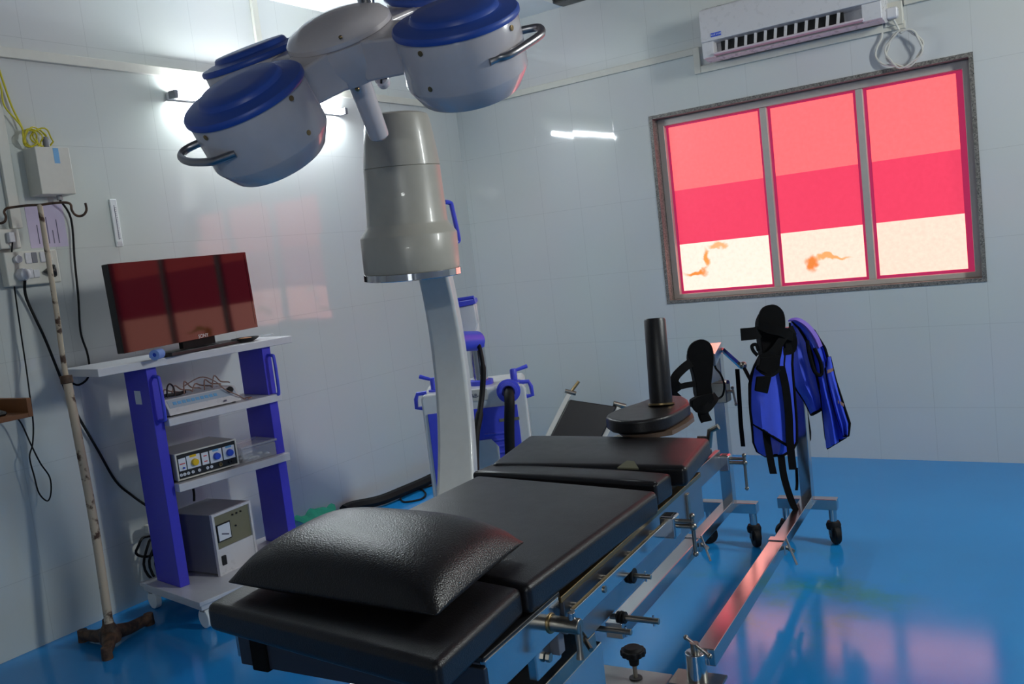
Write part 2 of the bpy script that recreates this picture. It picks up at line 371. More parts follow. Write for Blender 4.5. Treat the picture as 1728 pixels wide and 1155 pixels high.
# window: granite reveal, aluminium frame, three panes of red film
w = thing('window_1', None, None, (OX0, WY, OZ0)); tag(w, kind='structure')
obj('stone_surround', ring(MB(), OX0, OX1, OZ0, OZ1, OX0+.022, OX1-.022, OZ0+.022, OZ1-.022, WY-.004, WY+.115), M['granite'], w)
FY = WY+.1
fx0, fx1, fz0, fz1 = OX0+.022, OX1-.022, OZ0+.022, OZ1-.022
fr = obj('window_frame', ring(MB(), fx0, fx1, fz0, fz1, fx0+.042, fx1-.04, fz0+.03, fz1-.045, FY-.03, FY+.03), M['alu'], w, .004)
mul = [(-1.652, -1.595), (-1.105, -1.050)]
for a, b in mul: obj('mullion', MB().bx((a+.008, FY-.022, fz0+.03), (b-.008, FY+.02, fz1-.045)), M['alu'], w, .003)
xs = [fx0+.042, mul[0][0]+.008, mul[0][1]-.008, mul[1][0]+.008, mul[1][1]-.008, fx1-.04]
gz0, gz1 = fz0+.03, fz1-.045
zb, zt = 1.355, 1.70
for i in range(3):
    a, b = xs[2*i], xs[2*i+1]; e = .018
    p = obj('pane', MB().bx((a, FY+.004, gz0), (b, FY+.012, gz1)), M['edge'], w)
    for nm, m, z0, z1 in (('clear_film', M['f_top'], zt, gz1-e*.7), ('doubled_film', M['f_mid'], zb, zt), ('sunlit_lower_film', (M['f_botl'], M['f_botm'], M['f_bot'])[i], gz0+e, zb)):  # bottom strip glows paler to stand for the sun behind it
        obj(nm, MB().bx((a+e, FY+.001, z0), (b-(e if i < 2 else .035), FY+.005, z1)), m, p)

# ------------------------------------------------------------------ things on the walls
t = thing('tube_wall_lamp', 'lit fluorescent tube on the left wall behind the surgical lamp', 'light', (WX, 3.45, 2.37))
obj('batten', MB().bx((WX, 2.85, 2.375), (WX+.03, 4.06, 2.41)), M['white'], t, .004)
obj('lamp_tube', MB().cyl((WX+.055, 2.87, 2.392), (WX+.055, 4.04, 2.392), .014, n=14), M['tube'], t)
for y in (2.85, 4.045): obj('end_cap', MB().bx((WX+.025, y-.004, 2.372), (WX+.075, y+.02, 2.412)), M['greyd'], t, .004)

# air conditioner
AY = WY-.2
aL = Q(1181, 50, y=AY).x; aR = Q(1487, 10, y=AY).x; zB = Q(1207, 101, y=AY+.04).z; zS = Q(1200, 70, y=AY).z
t = thing('air_conditioner', 'white split air conditioner mounted above the red window', 'air conditioner', ((aL+aR)/2, WY, zB))
prof = [(0, zB+.02), (0, zB+.30), (-.15, zB+.30), (-.19, zB+.285), (-.2, zB+.25), (-.2, zS+.004), (-.13, zS-.005), (-.13, zB+.035), (-.16, zB+.01), (-.10, zB)]
obj('casing', MB().prism([(aL, WY+a, b) for a, b in prof], (aR-aL, 0, 0)), M['white'], t, .004)
obj('outlet', MB().bx((aL+.10, WY-.150, zB+.036), (aR-.2, WY-.128, zS-.002)), M['black'], t)
for i in range(12):
    x = aL+.13+i*(aR-aL-.36)/11; obj('vane', MB().bar((x, WY-.155, zB+.04), (x+.012, WY-.170, zS-.004), .004, .016, (1, 0, 0)), M['white'], t)
obj('flap', MB().bar((aL+.07, WY-.185, zB+.026), (aR-.09, WY-.185, zB+.026), .055, .012), M['pink'], t, .004)
obj('end_plate', MB().bx((aL, WY-.195, zB+.012), (aL+.07, WY-.13, zS+.003)), M['white'], t, .006)
obj('end_plate', MB().bx((aR-.1, WY-.195, zB+.012), (aR, WY-.13, zS+.003)), M['white'], t, .006)
p0 = Q(1199.5, 60, y=WY-.2); p1 = Q(1215.5, 56.5, y=WY-.2)
obj('badge', MB().bx((p0.x, WY-.203, p0.z-.011), (p1.x+.004, WY-.199, p0.z+.011)), M['blueknob'], t, label='small blue badge with white letters')
text('badge_letters', 'BLUE STAR', .0135, ((p0.x+p1.x)/2+.002, WY-.2035, p0.z), (1, 0, 0), (0, 0, 1), M['labelw'], t)
t = thing('wall_socket', 'white plug in the socket beside the air conditioner', 'socket', (-.86, WY, 2.41))
s0 = Q(1492, 12, y=WY); s1 = Q(1526, 38, y=WY)
obj('plate', MB().bx((s0.x, WY-.03, s1.z-.01), (s1.x, WY, s0.z+.01)), M['pvc'], t, .006)
c = (s0+s1)/2; obj('plug', MB().bx((c.x-.03, WY-.075, c.z-.03), (c.x+.03, WY-.03, c.z+.03)), M['white'], t, .012)
t = MB()
cc = Q(1526, 83, y=WY-.03); pts = [Q(1508, 33, y=WY-.06), Q(1514, 44, y=WY-.04), Q(1520, 56, y=WY-.03)]
for k in range(33):
    a = PI/2+2*PI*k/16+.1; r = .092+.008*math.sin(k*1.7); pts.append(cc+V((r*math.cos(a)*.95, -.004-.0006*k, r*math.sin(a))))
t.tube(sm(pts, 3), .0055, 7); tag(obj('power_cord', t, M['cable']), 'coiled white cord hanging under the air conditioner plug', 'cord')
tt = MB(); tt.tube(sm([Q(1490, 40, y=WY-.015), Q(1488, 62, y=WY-.015), Q(1480, 80, y=WY-.02), Q(1478, 96, y=WY-.02), Q(1490, 108, y=WY-.03), Q(1508, 110, y=WY-.03), Q(1517, 110, y=WY-.04)], 5), .0055, 7)
tag(obj('drain_cord', tt, M['cable']), 'pale loose cord looping left of the coiled cord by the window top', 'cord')

b0 = Q(938, 12, y=WY-.1); b1 = Q(1010, 0, y=WY-.1)
tag(obj('ceiling_box', MB().bx((b0.x, WY-.12, 2.985), (b1.x+.05, WY, CZ)), M['black'], bevel=.006), 'dark box fixed where the tiled back wall meets the ceiling', 'box')

X9 = WX+.1
y0, y1 = Q(58, 247, x=X9).y, Q(116, 248, x=X9).y; z1 = Q(60, 247, x=X9).z; z0 = Q(72, 328, x=X9).z
t = thing('junction_box', 'off-white metal box on the left wall with yellow wires on top', 'box', (WX, (y0+y1)/2, z0))
obj('casing', MB().bx((WX, y0, z0), (X9, y1, z1)), M['pvc'], t, .004)
q = Q(95, 262, x=X9); obj('sticker', MB().bx((X9, q.y-.012, q.z-.035), (X9+.001, q.y+.012, q.z+.03)), M['lblue'], t, label='small torn pale blue sticker')
obj('gland', MB().cyl((WX+.05, y1-.05, z0-.02), (WX+.05, y1-.05, z0), .012), M['grey'], t)
obj('fuse', MB().cyl((WX+.05, y1-.07, z1), (WX+.05, y1-.07, z1+.05), .013), M['greyd'], t)
t = MB()
for k in range(5):
    c = Q(50+6*k, 238, x=WX+.05); r = .035+.006*(k % 3)
    t.tube([c+V((.012*math.sin(j*.9+k), r*math.cos(j*2*PI/18)*(.9+.1*k/4), r*math.sin(j*2*PI/18)+.012)) for j in range(18)], .0035, 6, True)
a = Q(42, 243, x=WX+.05)
t.tube(sm([a, Q(38, 218, x=WX+.03), Q(20, 180, x=WX+.02), Q(6, 140, x=WX+.02), Q(-4, 110, x=WX+.02)], 6), .0045, 6)
t.tube(sm([a, Q(36, 214, x=WX+.04), Q(8, 180, x=WX+.03), Q(2, 150, x=WX+.03), Q(-6, 122, x=WX+.03)], 6), .004, 6)
tag(obj('yellow_wire', t, M['ywire']), 'tangle of thin yellow wires above the metal wall box', 'wire')

t = thing('thermometer', 'slim white wall thermometer above the television', 'thermometer', (WX, 2.47, 1.667))
obj('backing', MB().bx((WX, 2.452, 1.667), (WX+.012, 2.486, 1.888)), M['soffit'], t, .003)
mb = MB().bx((WX+.0121, 2.4678, 1.70), (WX+.013, 2.4702, 1.86))
for k in range(16): mb.bx((WX+.0121, 2.4702, 1.705+.0095*k), (WX+.0128, 2.4702+(.009 if k % 5 == 0 else .006), 1.7065+.0095*k))
obj('scale_mark', mb, M['ink'], t)
obj('bulb_plate', MB().bx((WX+.012, 2.457, 1.672), (WX+.0145, 2.481, 1.692)), M['white'], t, .001)

tag(obj('wall_notice', MB().bx((WX, Q(40, 345, x=WX).y, Q(42, 420, x=WX).z), (WX+.0015, Q(104, 345, x=WX).y, Q(40, 346, x=WX).z)), M['paper']), 'lilac paper notice behind the drip stand hook', 'notice')
t = bpy.data.objects['wall_notice']; ORG[t] = t.location.copy(); ly, hy = Q(44, 350, x=WX).y, Q(100, 350, x=WX).y
mb = MB()
for k in range(5): mb.bx((WX+.0016, ly+.03+k*.022, 1.70), (WX+.0019, ly+.034+k*.022, 1.70+.05+.1*random.random()))
obj('writing', mb, M['ink'], t)

t = thing('switch_board', 'white switchboard with two plugs beside the drip stand', 'switchboard', (WX, 2.03, 1.53))
sx = WX+.05
a0, a1 = Q(6, 430, x=sx).y, Q(97, 430, x=sx).y; c0, c1 = Q(40, 482, x=sx).z, Q(40, 424, x=sx).z
obj('plate', MB().bx((WX, a0, c0), (sx, a1, c1)), M['pvc'], t, .006)
def onboard(px, py, w_, h_, d_, nm, m, bev=.003):
    q = Q(px, py, x=sx); return obj(nm, MB().bx((sx-.002, q.y-w_/2, q.z-h_/2), (sx+d_, q.y+w_/2, q.z+h_/2)), m, t, bev)
onboard(47, 436, .026, .045, .008, 'rocker', M['white']); onboard(58, 435, .024, .045, .003, 'rocker', M['greyd'])
onboard(72, 434, .026, .045, .008, 'rocker', M['white']); onboard(83, 432, .024, .045, .003, 'rocker', M['pvc'])
onboard(51, 462, .024, .04, .006, 'rocker', M['white']); onboard(61, 462, .026, .034, .008, 'socket_outlet', M['white'])
q = Q(28, 438, x=sx); obj('dimmer_knob', MB().cyl((sx, q.y, q.z), (sx+.02, q.y, q.z), .016), M['white'], t, .002)
q = Q(36, 464, x=sx); tagp = obj('plug', MB().lathe((sx, q.y, q.z), (1, 0, 0), [(.026, 0), (.027, .02), (.022, .04), (.012, .046), (0, .046)], 24), M['white'], t, label='round white plug')
q2 = Q(83, 458, x=sx); obj('plug', MB().lathe((sx, q2.y, q2.z), (1, 0, 0), [(.033, 0), (.035, .015), (.028, .038), (.012, .044), (0, .044)], 3), M['black'], t, .006, label='black triangular plug')
t = thing('wall_outlet', 'upper white socket with a thin black lead plugged in', 'socket', (WX, 1.98, 1.69))
u0, u1 = Q(-2, 400, x=sx).y, Q(34, 400, x=sx).y; g0, g1 = Q(20, 420, x=sx).z, Q(18, 386, x=sx).z
obj('plate', MB().bx((WX, u0, g0), (sx, u1, g1)), M['pvc'], t, .006)
q3 = Q(16, 404, x=sx); obj('plug', MB().bx((sx, q3.y-.012, q3.z-.015), (sx+.025, q3.y+.012, q3.z+.028)), M['white'], t, .004)

# wall cables
XC = WX+.022
def cable(name, pts, r, m, label, cat='cable', k=5): return tag(obj(name, MB().tube(sm(pts, k), r, 7), m), label, cat)
cable('black_lead', [V((WX+.05, y1-.05, z0-.02))]+[Q(a, b, x=XC) for a, b in ((120, 370), (126, 440), (132, 500), (136, 560), (147, 595), (151, 622), (147, 640), (132, 650), (118, 645))], .0048, M['rubber'], 'black cable hanging from the metal wall box to behind the trolley')
cable('supply_cable', [V((sx+.02, q.y, q.z-.026))]+[Q(a, b, x=XC) for a, b in ((45, 505), (75, 570), (100, 632), (122, 685), (165, 760), (195, 812), (222, 836))]+[Q(246, 853, x=WX+.08), Q(262, 862, x=WX+.12)], .006, M['rubber'], 'thick black supply cable sloping from the white round plug to the trolley')
cable('charger_lead', [V((sx+.02, q3.y, q3.z-.012))]+[Q(a, b, x=XC+.01) for a, b in ((20, 440), (25, 490), (35, 560), (44, 620))]+[Q(a, b, x=WX+.08) for a, b in ((50, 665), (56, 715), (55, 750), (50, 772), (58, 805), (66, 833), (80, 846), (86, 832), (84, 806), (68, 782), (52, 750), (36, 715), (24, 702))], .0032, M['rubber'], 'thin black lead looping down from the upper socket past the wood shelf')

# wood shelf with phone
S0 = WX+.3
sy = Q(52, 700, x=S0-.02).y; sz0 = Q(56, 703, x=S0).z; sz1 = Q(48, 664, x=WX+.1).z
t = thing('wall_shelf', 'brown wooden wall shelf cut by the left edge of view', 'shelf', (WX, sy-.2, sz0))
obj('shelf_board', MB().bx((WX, sy-.5, sz0), (S0, sy-.018, sz0+.018)), M['wood'], t, .002)
obj('end_panel', MB().bx((WX, sy-.018, sz0), (S0, sy, sz1)), M['wood'], t, .002)
obj('back_panel', MB().bx((WX, sy-.5, sz0+.018), (WX+.012, sy-.018, sz1)), M['wood'], t)
t = thing('telephone', 'dark telephone lying on the brown wooden wall shelf', 'telephone', (WX+.15, sy-.14, sz0+.018))
obj('body', MB().prism([(WX+.06, sy-.22, sz0+.019), (WX+.25, sy-.22, sz0+.019), (WX+.25, sy-.22, sz0+.035), (WX+.06, sy-.22, sz0+.065)], (0, .15, 0)), M['black'], t, .008)
obj('handset', MB().tube(sm([(WX+.09, sy-.20, sz0+.07), (WX+.10, sy-.17, sz0+.082), (WX+.11, sy-.12, sz0+.082), (WX+.11, sy-.085, sz0+.066)], 4), .016, 10), M['black'], t, .002)

# ------------------------------------------------------------------ drip stand
bc = Q(184, 1062, z=.075); dI = depth(Q(184, 1062, z=.085))
t = thing('drip_stand', 'rusty drip stand with a peeling cream pole and two top hooks', 'drip stand', (bc.x, bc.y, 0))
pm = [Q(184, 1052, d=dI), Q(158, 880, d=dI), Q(132, 740, d=dI), Q(113, 642, d=dI)]
obj('pole', MB().tube(sm(pm, 5), .0175, 14), M['rust'], t)
obj('collar', MB().cyl(Q(113.5, 648, d=dI), Q(111, 634, d=dI), .024), M['rustd'], t, .003)
obj('upper_rod', MB().tube(sm([Q(112, 640, d=dI), Q(104, 590, d=dI), Q(96, 530, d=dI), Q(82, 440, d=dI), Q(67, 346, d=dI)], 5), .0105, 10), M['rust'], t)
obj('hook', MB().tube(sm([Q(a, b, d=dI) for a, b in ((68, 346), (90, 343), (110, 342), (119, 345), (121, 354), (126, 362), (134, 365), (142, 362), (146, 354), (144, 343))], 4), .0052, 8), M['rustd'], t)
obj('hook', MB().tube(sm([Q(a, b, d=dI) for a, b in ((68, 346), (45, 347), (22, 350), (11, 352), (7, 358), (10, 366), (8, 374), (0, 377), (-7, 373), (-9, 364))], 4), .0052, 8), M['rustd'], t)
hub = V((bc.x, bc.y, .055))
obj('hub', MB().lathe((bc.x, bc.y, .02), (0, 0, 1), [(.04, 0), (.045, .02), (.038, .05), (.024, .075), (.02, .1), (0, .1)], 18), M['rustd'], t)
for a, b in ((141, 1078), (252, 1050), (181, 1108)):
    e = Q(a, b, z=.012); e = V((e.x, e.y, .022)); d = (e-V((bc.x, bc.y, .022))).normalized()
    mb = MB().tube([hub, hub.lerp(e, .5)-V((0, 0, .006)), e+V((0, 0, .006))], [.034, .026, .022], 10); mb.cyl(V((e.x, e.y, 0)), V((e.x, e.y, .05)), .022, .02, 12)
    obj('foot', mb, M['rustd'], t)

# ------------------------------------------------------------------ equipment trolley by the left wall
A8 = math.radians(8)
tu = V((math.sin(A8), math.cos(A8), 0)); tq = V((-math.cos(A8), math.sin(A8), 0)); TO = V((-3.40, 2.30, 0))
def T(s, q, z): return TO+tu*s+tq*q+V((0, 0, z))
def tbox(mb, s0, s1, q0, q1, z0, z1):
    return mb.box(T((s0+s1)/2, (q0+q1)/2, (z0+z1)/2), tu*(s1-s0)/2, tq*(q1-q0)/2, V((0, 0, (z1-z0)/2)))
t = thing('equipment_trolley', 'blue and white shelved equipment trolley standing by the left wall', 'trolley', T(.27, .1, 0))
for s0, s1 in ((-.047, 0), (.53, .577)):
    p = obj('side_panel', tbox(MB(), s0, s1, .02, .235, .13, 1.118), M['blue'], t, .003)
    sm_ = (s0+s1)/2+.006
    pts = [T(sm_, .022, 1.075), T(sm_, -.012, 1.072), T(sm_, -.028, 1.055), T(sm_, -.028, .90), T(sm_, -.012, .883), T(sm_, .022, .88)]
    obj('handle', MB().tube(sm(pts, 3), .008, 8), M['bluep'], p)
obj('top_shelf', tbox(MB(), -.262, .685, -.012, .362, 1.116, 1.15), M['board'], t, .003)
obj('shelf', tbox(MB(), 0, .577, -.02, .27, .850, .885), M['board'], t, .003)
obj('shelf', tbox(MB(), 0, .577, -.02, .27, .555, .591), M['board'], t, .003)
obj('base_board', tbox(MB(), -.1, .68, -.24, .30, .112, .13), M['board'], t, .002)
obj('base_frame', tbox(MB(), -.09, .67, -.23, .29, .088, .111), M['board'], t, .002)
p = T(-.048, .13, .985); obj('sticker', MB().box(p, tu*.001, tq*.028, V((0, 0, .03))), M['labelw'], t)
for s, q_ in ((-.06, -.2), (.64, -.2), (-.06, .26), (.64, .26)):
    c = T(s, q_, .042)
    w_ = obj('caster', MB().cyl(c-tu*.014, c+tu*.014, .042, n=20), M['soffit'], t, .004)
    obj('bracket', MB().bx(c+V((-.016, -.016, .03)), c+V((.016, .016, .047))), M['grey'], w_)

# television
th = math.radians(8.3); tn = V((math.cos(th), math.sin(th), 0)); tv = V((-math.sin(th), math.cos(th), 0)); up = V((0, 0, 1))
ro = .0127; tvu = tv*math.cos(ro)+up*math.sin(ro); tvv0 = up*math.cos(math.radians(1.05))-tn*math.sin(math.radians(1.05)); tvu = tv*math.cos(ro)+tvv0*math.sin(ro); tvv = tvv0*math.cos(ro)-tv*math.sin(ro); tn2 = tvu.cross(tvv)
tc_ = V((-3.43, 2.538, 1.203)); TW, TH = .819, .374; ti_ = 0
def TV(a, b, n=0): return tc_+tvu*a*TW/2+tvv*b*TH+tn2*n
t = thing('television', 'black flat television on top of the trolley', 'television', (tc_.x, tc_.y, 1.15))
obj('cabinet', MB().box(TV(0, .5, -.02), tvu*TW/2, tvv*TH/2, tn2*.019), M['black'], t, .004)
bz = MB()
for a0_, a1_, b0_, b1_ in ((-1, 1, 0, .045), (-1, 1, .965, 1), (-1, -.967, .045, .965), (.967, 1, .045, .965)):
    bz.box(TV((a0_+a1_)/2, (b0_+b1_)/2, .0005), tvu*(a1_-a0_)*TW/4, tvv*(b1_-b0_)*TH/2, tn2*.0016)
obj('bezel', bz, M['gloss'], t)
obj('screen', MB().box(TV(0, .505, 0), tvu*TW*.4835, tvv*TH*.46, tn2*.001), M['gloss'], t)
text('maker_name', 'SONY', .024, TV(.1, .024, .0022), tvu, tvv, M['sonyw'], t)
obj('neck', MB().box(TV(.06, -.02, -.024), tv*.10, up*.026, tn*.012), M['rubber'], t)
obj('stand_foot', MB().prism([V((tc_.x, tc_.y, 1.1505))+tv*(.03+a_)+tn*b_ for a_, b_ in ((-.24, .055), (.24, .055), (.225, -.10), (-.225, -.10))], up*.017), M['black'], t, .004)
c0_ = Q(270.5, 597, z=1.172); ax = (Q(256, 601, z=1.172)-c0_); ax = V((ax.x, ax.y, 0)).normalized()
t = thing('tape_roll', 'small pale blue tape roll on the trolley top before the television', 'tape roll', (c0_.x, c0_.y, 1.15))
mb = MB(); mb.lathe(V((c0_.x, c0_.y, 1.1725)), ax, [(.009, 0), (.022, 0), (.022, .062), (.009, .062), (.009, 0)], 24); obj('roll', mb, mat('pale_blue_tape', (120, 150, 215), .5), t)
obj('core', MB().cyl(V((c0_.x, c0_.y, 1.1725))+ax*.004, V((c0_.x, c0_.y, 1.1725))+ax*.058, .0092), M['blueknob'], t)
c1_ = Q(414, 574, z=1.16)
t = thing('tray', 'small black dish on the right end of the trolley top', 'dish', (c1_.x, c1_.y, 1.15))
obj('bowl', MB().lathe((c1_.x, c1_.y, 1.151), (0, 0, 1), [(.035, 0), (.06, .012), (.066, .02), (.06, .019), (.04, .008), (0, .007)], 26), M['black'], t)
obj('swab', MB().lathe((c1_.x, c1_.y, 1.16), (0, 0, 1), [(.035, 0), (.03, .01), (0, .014)], 14), mat('orange_swab', (200, 140, 100), .7), t)
obj('rim_handle', MB().bar((c1_.x+.03, c1_.y+.05, 1.168), (c1_.x+.06, c1_.y+.12, 1.17), .02, .006), M['clear'], t, .002)

# light source on the upper shelf
zs = .886; s0, s1 = .02, .375
t = thing('light_source', 'long white console with a blue strip on the upper trolley shelf', 'console', T(.2, .1, zs))
pr = [(.0, zs+.006), (.23, zs+.006), (.23, zs+.075), (.045, zs+.075), (.012, zs+.03)]
obj('casing', MB().prism([T(s0, a, b) for a, b in pr], tu*(s1-s0)), M['white'], t, .003)
fv = (T(0, .045, zs+.075)-T(0, .012, zs+.03)).normalized(); fn = tu.cross(fv); fn = fn if fn.dot(tq) < 0 else -fn
fc = (T((s0+s1)/2, .0285, zs+.0525)); 
obj('panel', MB().box(fc+fn*.0006, tu*.165, fv*.021, fn*.0008), M['strip'], t, label='pale blue-grey printed front strip')
for k in range(10): obj('push_button', MB().box(fc+tu*(-.135+.022*k)+fn*.0018, tu*.008, fv*.0075, fn*.0012), M['lblue'], t)
kc = fc+tu*.14+fn*.001+fv*.006; obj('knob', MB().cyl(kc, kc+fn*.014, .0155, .0145), M['black'], t, .002)
obj('socket', MB().box(T(s0+.27, -.0005, zs+.02), tu*.007, tq*.001, up*.004), M['ink'], t)
for s in (.04, .35): obj('foot', MB().cyl(T(s, .03, zs-.0005), T(s, .03, zs+.006), .008), M['rubber'], t)
mb = MB(); zc = zs+.078
for k in range(6):
    a = .03+.05*k
    mb.tube(sm([T(a, .06+.02*(k % 2), zc+.004), T(a+.03, .10, zc+.035+.01*(k % 3)), T(a+.07, .12, zc+.02), T(a+.10, .08+.015*(k % 3), zc+.012), T(a+.12, .13, zc+.005)], 5), .0032, 6)
mb.tube(sm([T(.16, .12, zc+.03), T(.23, .08, zc+.062), T(.28, .05, zc+.035), T(.31, .02, zc-.01), T(.36, -.004, zs+.03), T(.40, .02, zs+.006), T(.43, .05, zs+.006), T(.44, .02, zs+.006), T(.41, .0, zs+.006)], 6), .003, 6)
tag(obj('electrode_leads', mb, M['tan']), 'heap of thin brown leads lying over the white console', 'leads')
mb = MB().tube(sm([T(.05, .06, zc+.004), T(.055, .06, zc+.045), T(.075, .07, zc+.06), T(.09, .07, zc+.04), T(.085, .06, zc+.004)], 5), .004, 6)
mb.tube(sm([T(.0, .05, zc+.008), T(.05, .07, zc+.012), T(.1, .07, zc+.008), T(.15, .09, zc+.010)], 4), .008, 7)
tag(obj('camera_lead', mb, M['black']), 'black lead with a standing loop on the left end of the white console', 'lead')

# generator with coloured knobs
zs = .5925; s0, s1 = .012, .315
t = thing('diathermy_unit', 'black-fronted generator with one yellow and two blue knobs', 'generator', T(.17, .1, zs))
tb = MB(); tbox(tb, s0, s1, .012, .24, zs+.008, zs+.128); obj('casing', tb, M['grey'], t, .003)
tb = MB(); 
for a_, b_, c_, d_ in ((s0, s1, zs+.008, zs+.014), (s0, s1, zs+.122, zs+.128), (s0, s0+.007, zs+.014, zs+.122), (s1-.007, s1, zs+.014, zs+.122)): tbox(tb, a_, b_, .002, .012, c_, d_)
obj('front_rim', tb, M['pvc'], t)
tb = MB(); tbox(tb, s0+.007, s1-.007, .007, .0125, zs+.014, zs+.122); obj('fascia', tb, M['black'], t)
def fpl(a, b, c_, d_, nm, m, e=.0045): 
    tb = MB(); tbox(tb, s0+a, s0+b, e, .0075, zs+c_, zs+d_); return obj(nm, tb, m, t)
fpl(.014, .048, .048, .103, 'label_plate', M['labelw']); fpl(.053, .117, .048, .106, 'label_plate', M['labelw']); fpl(.125, .158, .048, .103, 'label_plate', M['labelw']); fpl(.165, .225, .045, .104, 'label_plate', M['labelw']); fpl(.231, .29, .045, .104, 'label_plate', M['labelw'])
fpl(.068, .1, .097, .107, 'heading', M['yellow'], .004); fpl(.18, .21, .096, .105, 'heading', M['lblue'], .004); fpl(.246, .276, .096, .105, 'heading', M['lblue'], .004)
fpl(.018, .044, .076, .081, 'heading', M['red'], .004); fpl(.134, .15, .085, .09, 'heading', M['red'], .004); fpl(.134, .15, .06, .065, 'heading', M['red'], .004)
for s, m in ((.088, M['yellow']), (.196, M['blueknob']), (.262, M['blueknob'])):
    c = T(s0+s, .005, zs+.073); obj('knob', MB().cyl(c, c-tq*.016, .0165, .015), m, t, .002)
c = T(s0+.034, .004, zs+.06); obj('knob', MB().cyl(c, c-tq*.008, .004), M['blueknob'], t)
for s in (.018, .034, .052, .074, .105, .145, .165):
    c = T(s0+s, .006, zs+.031); mb = MB(); mb.lathe(c, -tq, [(.003, 0), (.007, 0), (.007, .004), (.003, .004), (.003, 0)], 14); obj('jack', mb, M['labelw'], t)
for s, m in ((.21, M['brass']), (.262, M['black'])):
    c = T(s0+s, .006, zs+.03); mb = MB(); mb.lathe(c, -tq, [(.005, 0), (.009, 0), (.009, .005), (.005, .005), (.005, 0)], 14); obj('jack', mb, m, t)
for s in (.03, .28): obj('foot', MB().cyl(T(s0+s, .05, zs-.001), T(s0+s, .05, zs+.008), .01), M['rubber'], t)
# plastic box
t = thing('plastic_box', 'clear plastic lidded box beside the black-fronted generator', 'box', T(.45, .1, zs))
tb = MB(); tbox(tb, .335, .522, .0, .18, zs, zs+.07); obj('tub', tb, M['clear'], t, .01)
tb = MB(); tbox(tb, .328, .527, -.006, .187, zs+.0705, zs+.082); obj('lid', tb, M['clear'], t, .004)
mb = MB()
for k in range(14): mb.ball(T(.36+.13*random.random(), .03+.11*random.random(), zs+.012+.004*random.random()), .011, 8, 6, (1.4, 1, .7))
o_ = obj('swab_pile', mb, M['soffit'], t); o_['kind'] = 'stuff'

# stabiliser on the base board
zs = .131
P0 = Q(372, 974, z=zs); P1 = Q(446, 938, z=zs); ds = (P1-P0).normalized(); dq = V((-ds.y, ds.x, 0)); dq = dq if dq.dot(tq) > 0 else -dq
hS = .285; wS = .235
def SB(a, q_, z): return P0+ds*a+dq*q_+V((0, 0, z))
t = thing('voltage_stabiliser', 'grey metal stabiliser with a dial on the trolley base', 'stabiliser', SB(wS/2, .12, 0))
obj('casing', MB().box(SB(wS/2, .15, hS/2+.005), ds*wS/2, dq*.14, up*(hS/2-.006)), M['greyd'], t, .003)
mb = MB()
for a0_, a1_, c0__, c1__ in ((0, wS, 0, .01), (0, wS, hS-.012, hS), (0, .012, .01, hS-.012), (wS-.012, wS, .01, hS-.012)): mb.box(SB((a0_+a1_)/2, .006, (c0__+c1__)/2), ds*(a1_-a0_)/2, dq*.008, up*(c1__-c0__)/2)
obj('front_rim', mb, M['white'], t)
obj('lower_panel', MB().box(SB(wS/2, .007, .065), ds*(wS/2-.012), dq*.005, up*.055), M['white'], t)
obj('upper_panel', MB().box(SB(wS/2, .010, .197), ds*(wS/2-.012), dq*.002, up*.076), M['olive'], t)
mt = obj('meter', MB().box(SB(.062, .006, .19), ds*.040, dq*.004, up*.040), M['black'], t)
obj('dial_face', MB().box(SB(.062, .0018, .19), ds*.035, dq*.0012, up*.035), M['labelw'], mt)
obj('needle', MB().bar(SB(.045, .0002, .185), SB(.085, .0002, .172), .006, .001, dq), M['ink'], mt)
for k, (a, b) in enumerate(((.125, .25), (.15, .25), (.175, .25), (.135, .195))): obj('indicator', MB().cyl(SB(a, .008, b), SB(a, .002, b), .004), M['black'], t)
obj('switch', MB().box(SB(.035, .0, .065), ds*.012, dq*.006, up*.022), M['black'], t, .003)
# cables around the trolley
mb = MB(); c = Q(252, 940, x=WX+.055)
for k in range(4):
    cc = c+V((.02*k, .01*k, -.02*k)); ry, rz = (.055, .10) if k else (.06, .045)
    mb.tube([cc+V((.012*math.sin(3*j*2*PI/20+k), ry*math.cos(j*2*PI/20)*(1-.1*k), rz*math.sin(j*2*PI/20)+(.05 if not k else 0))) for j in range(20)], .0062, 7, True)
mb.tube(sm([c+V((.0, .03, .02)), c+V((.02, .02, -.09)), c+V((.05, .05, -.155)), c+V((.12, .12, -.17))], 5), .0062, 7)
tag(obj('cable_coil', mb, M['rubber']), 'loose coil of black cable hanging behind the foot of the trolley', 'cable')
tb = MB(); tbox(tb, -.02, .10, .30, .345, .33, .37); t = obj('extension_board', tb, M['pvc'], None, .006); tag(t, 'white extension board on the wall side of the trolley', 'extension board')
cable('mains_lead', [T(.06, .30, .35), T(.09, .27, .42), T(.10, .26, .50), T(.14, .28, .56), T(.2, .29, .555), T(.22, .29, .48), T(.22, .3, .42)], .006, M['rubber'], 'black lead arching between the lowest shelf and the stabiliser')
cable('trailing_lead', [T(.035, .325, .325), T(.022, .31, .27), T(.012, .29, .2), T(.012, .28, .15), T(.02, .24, .139)], .006, M['rubber'], 'black lead dropping beside the stabiliser to the base board')
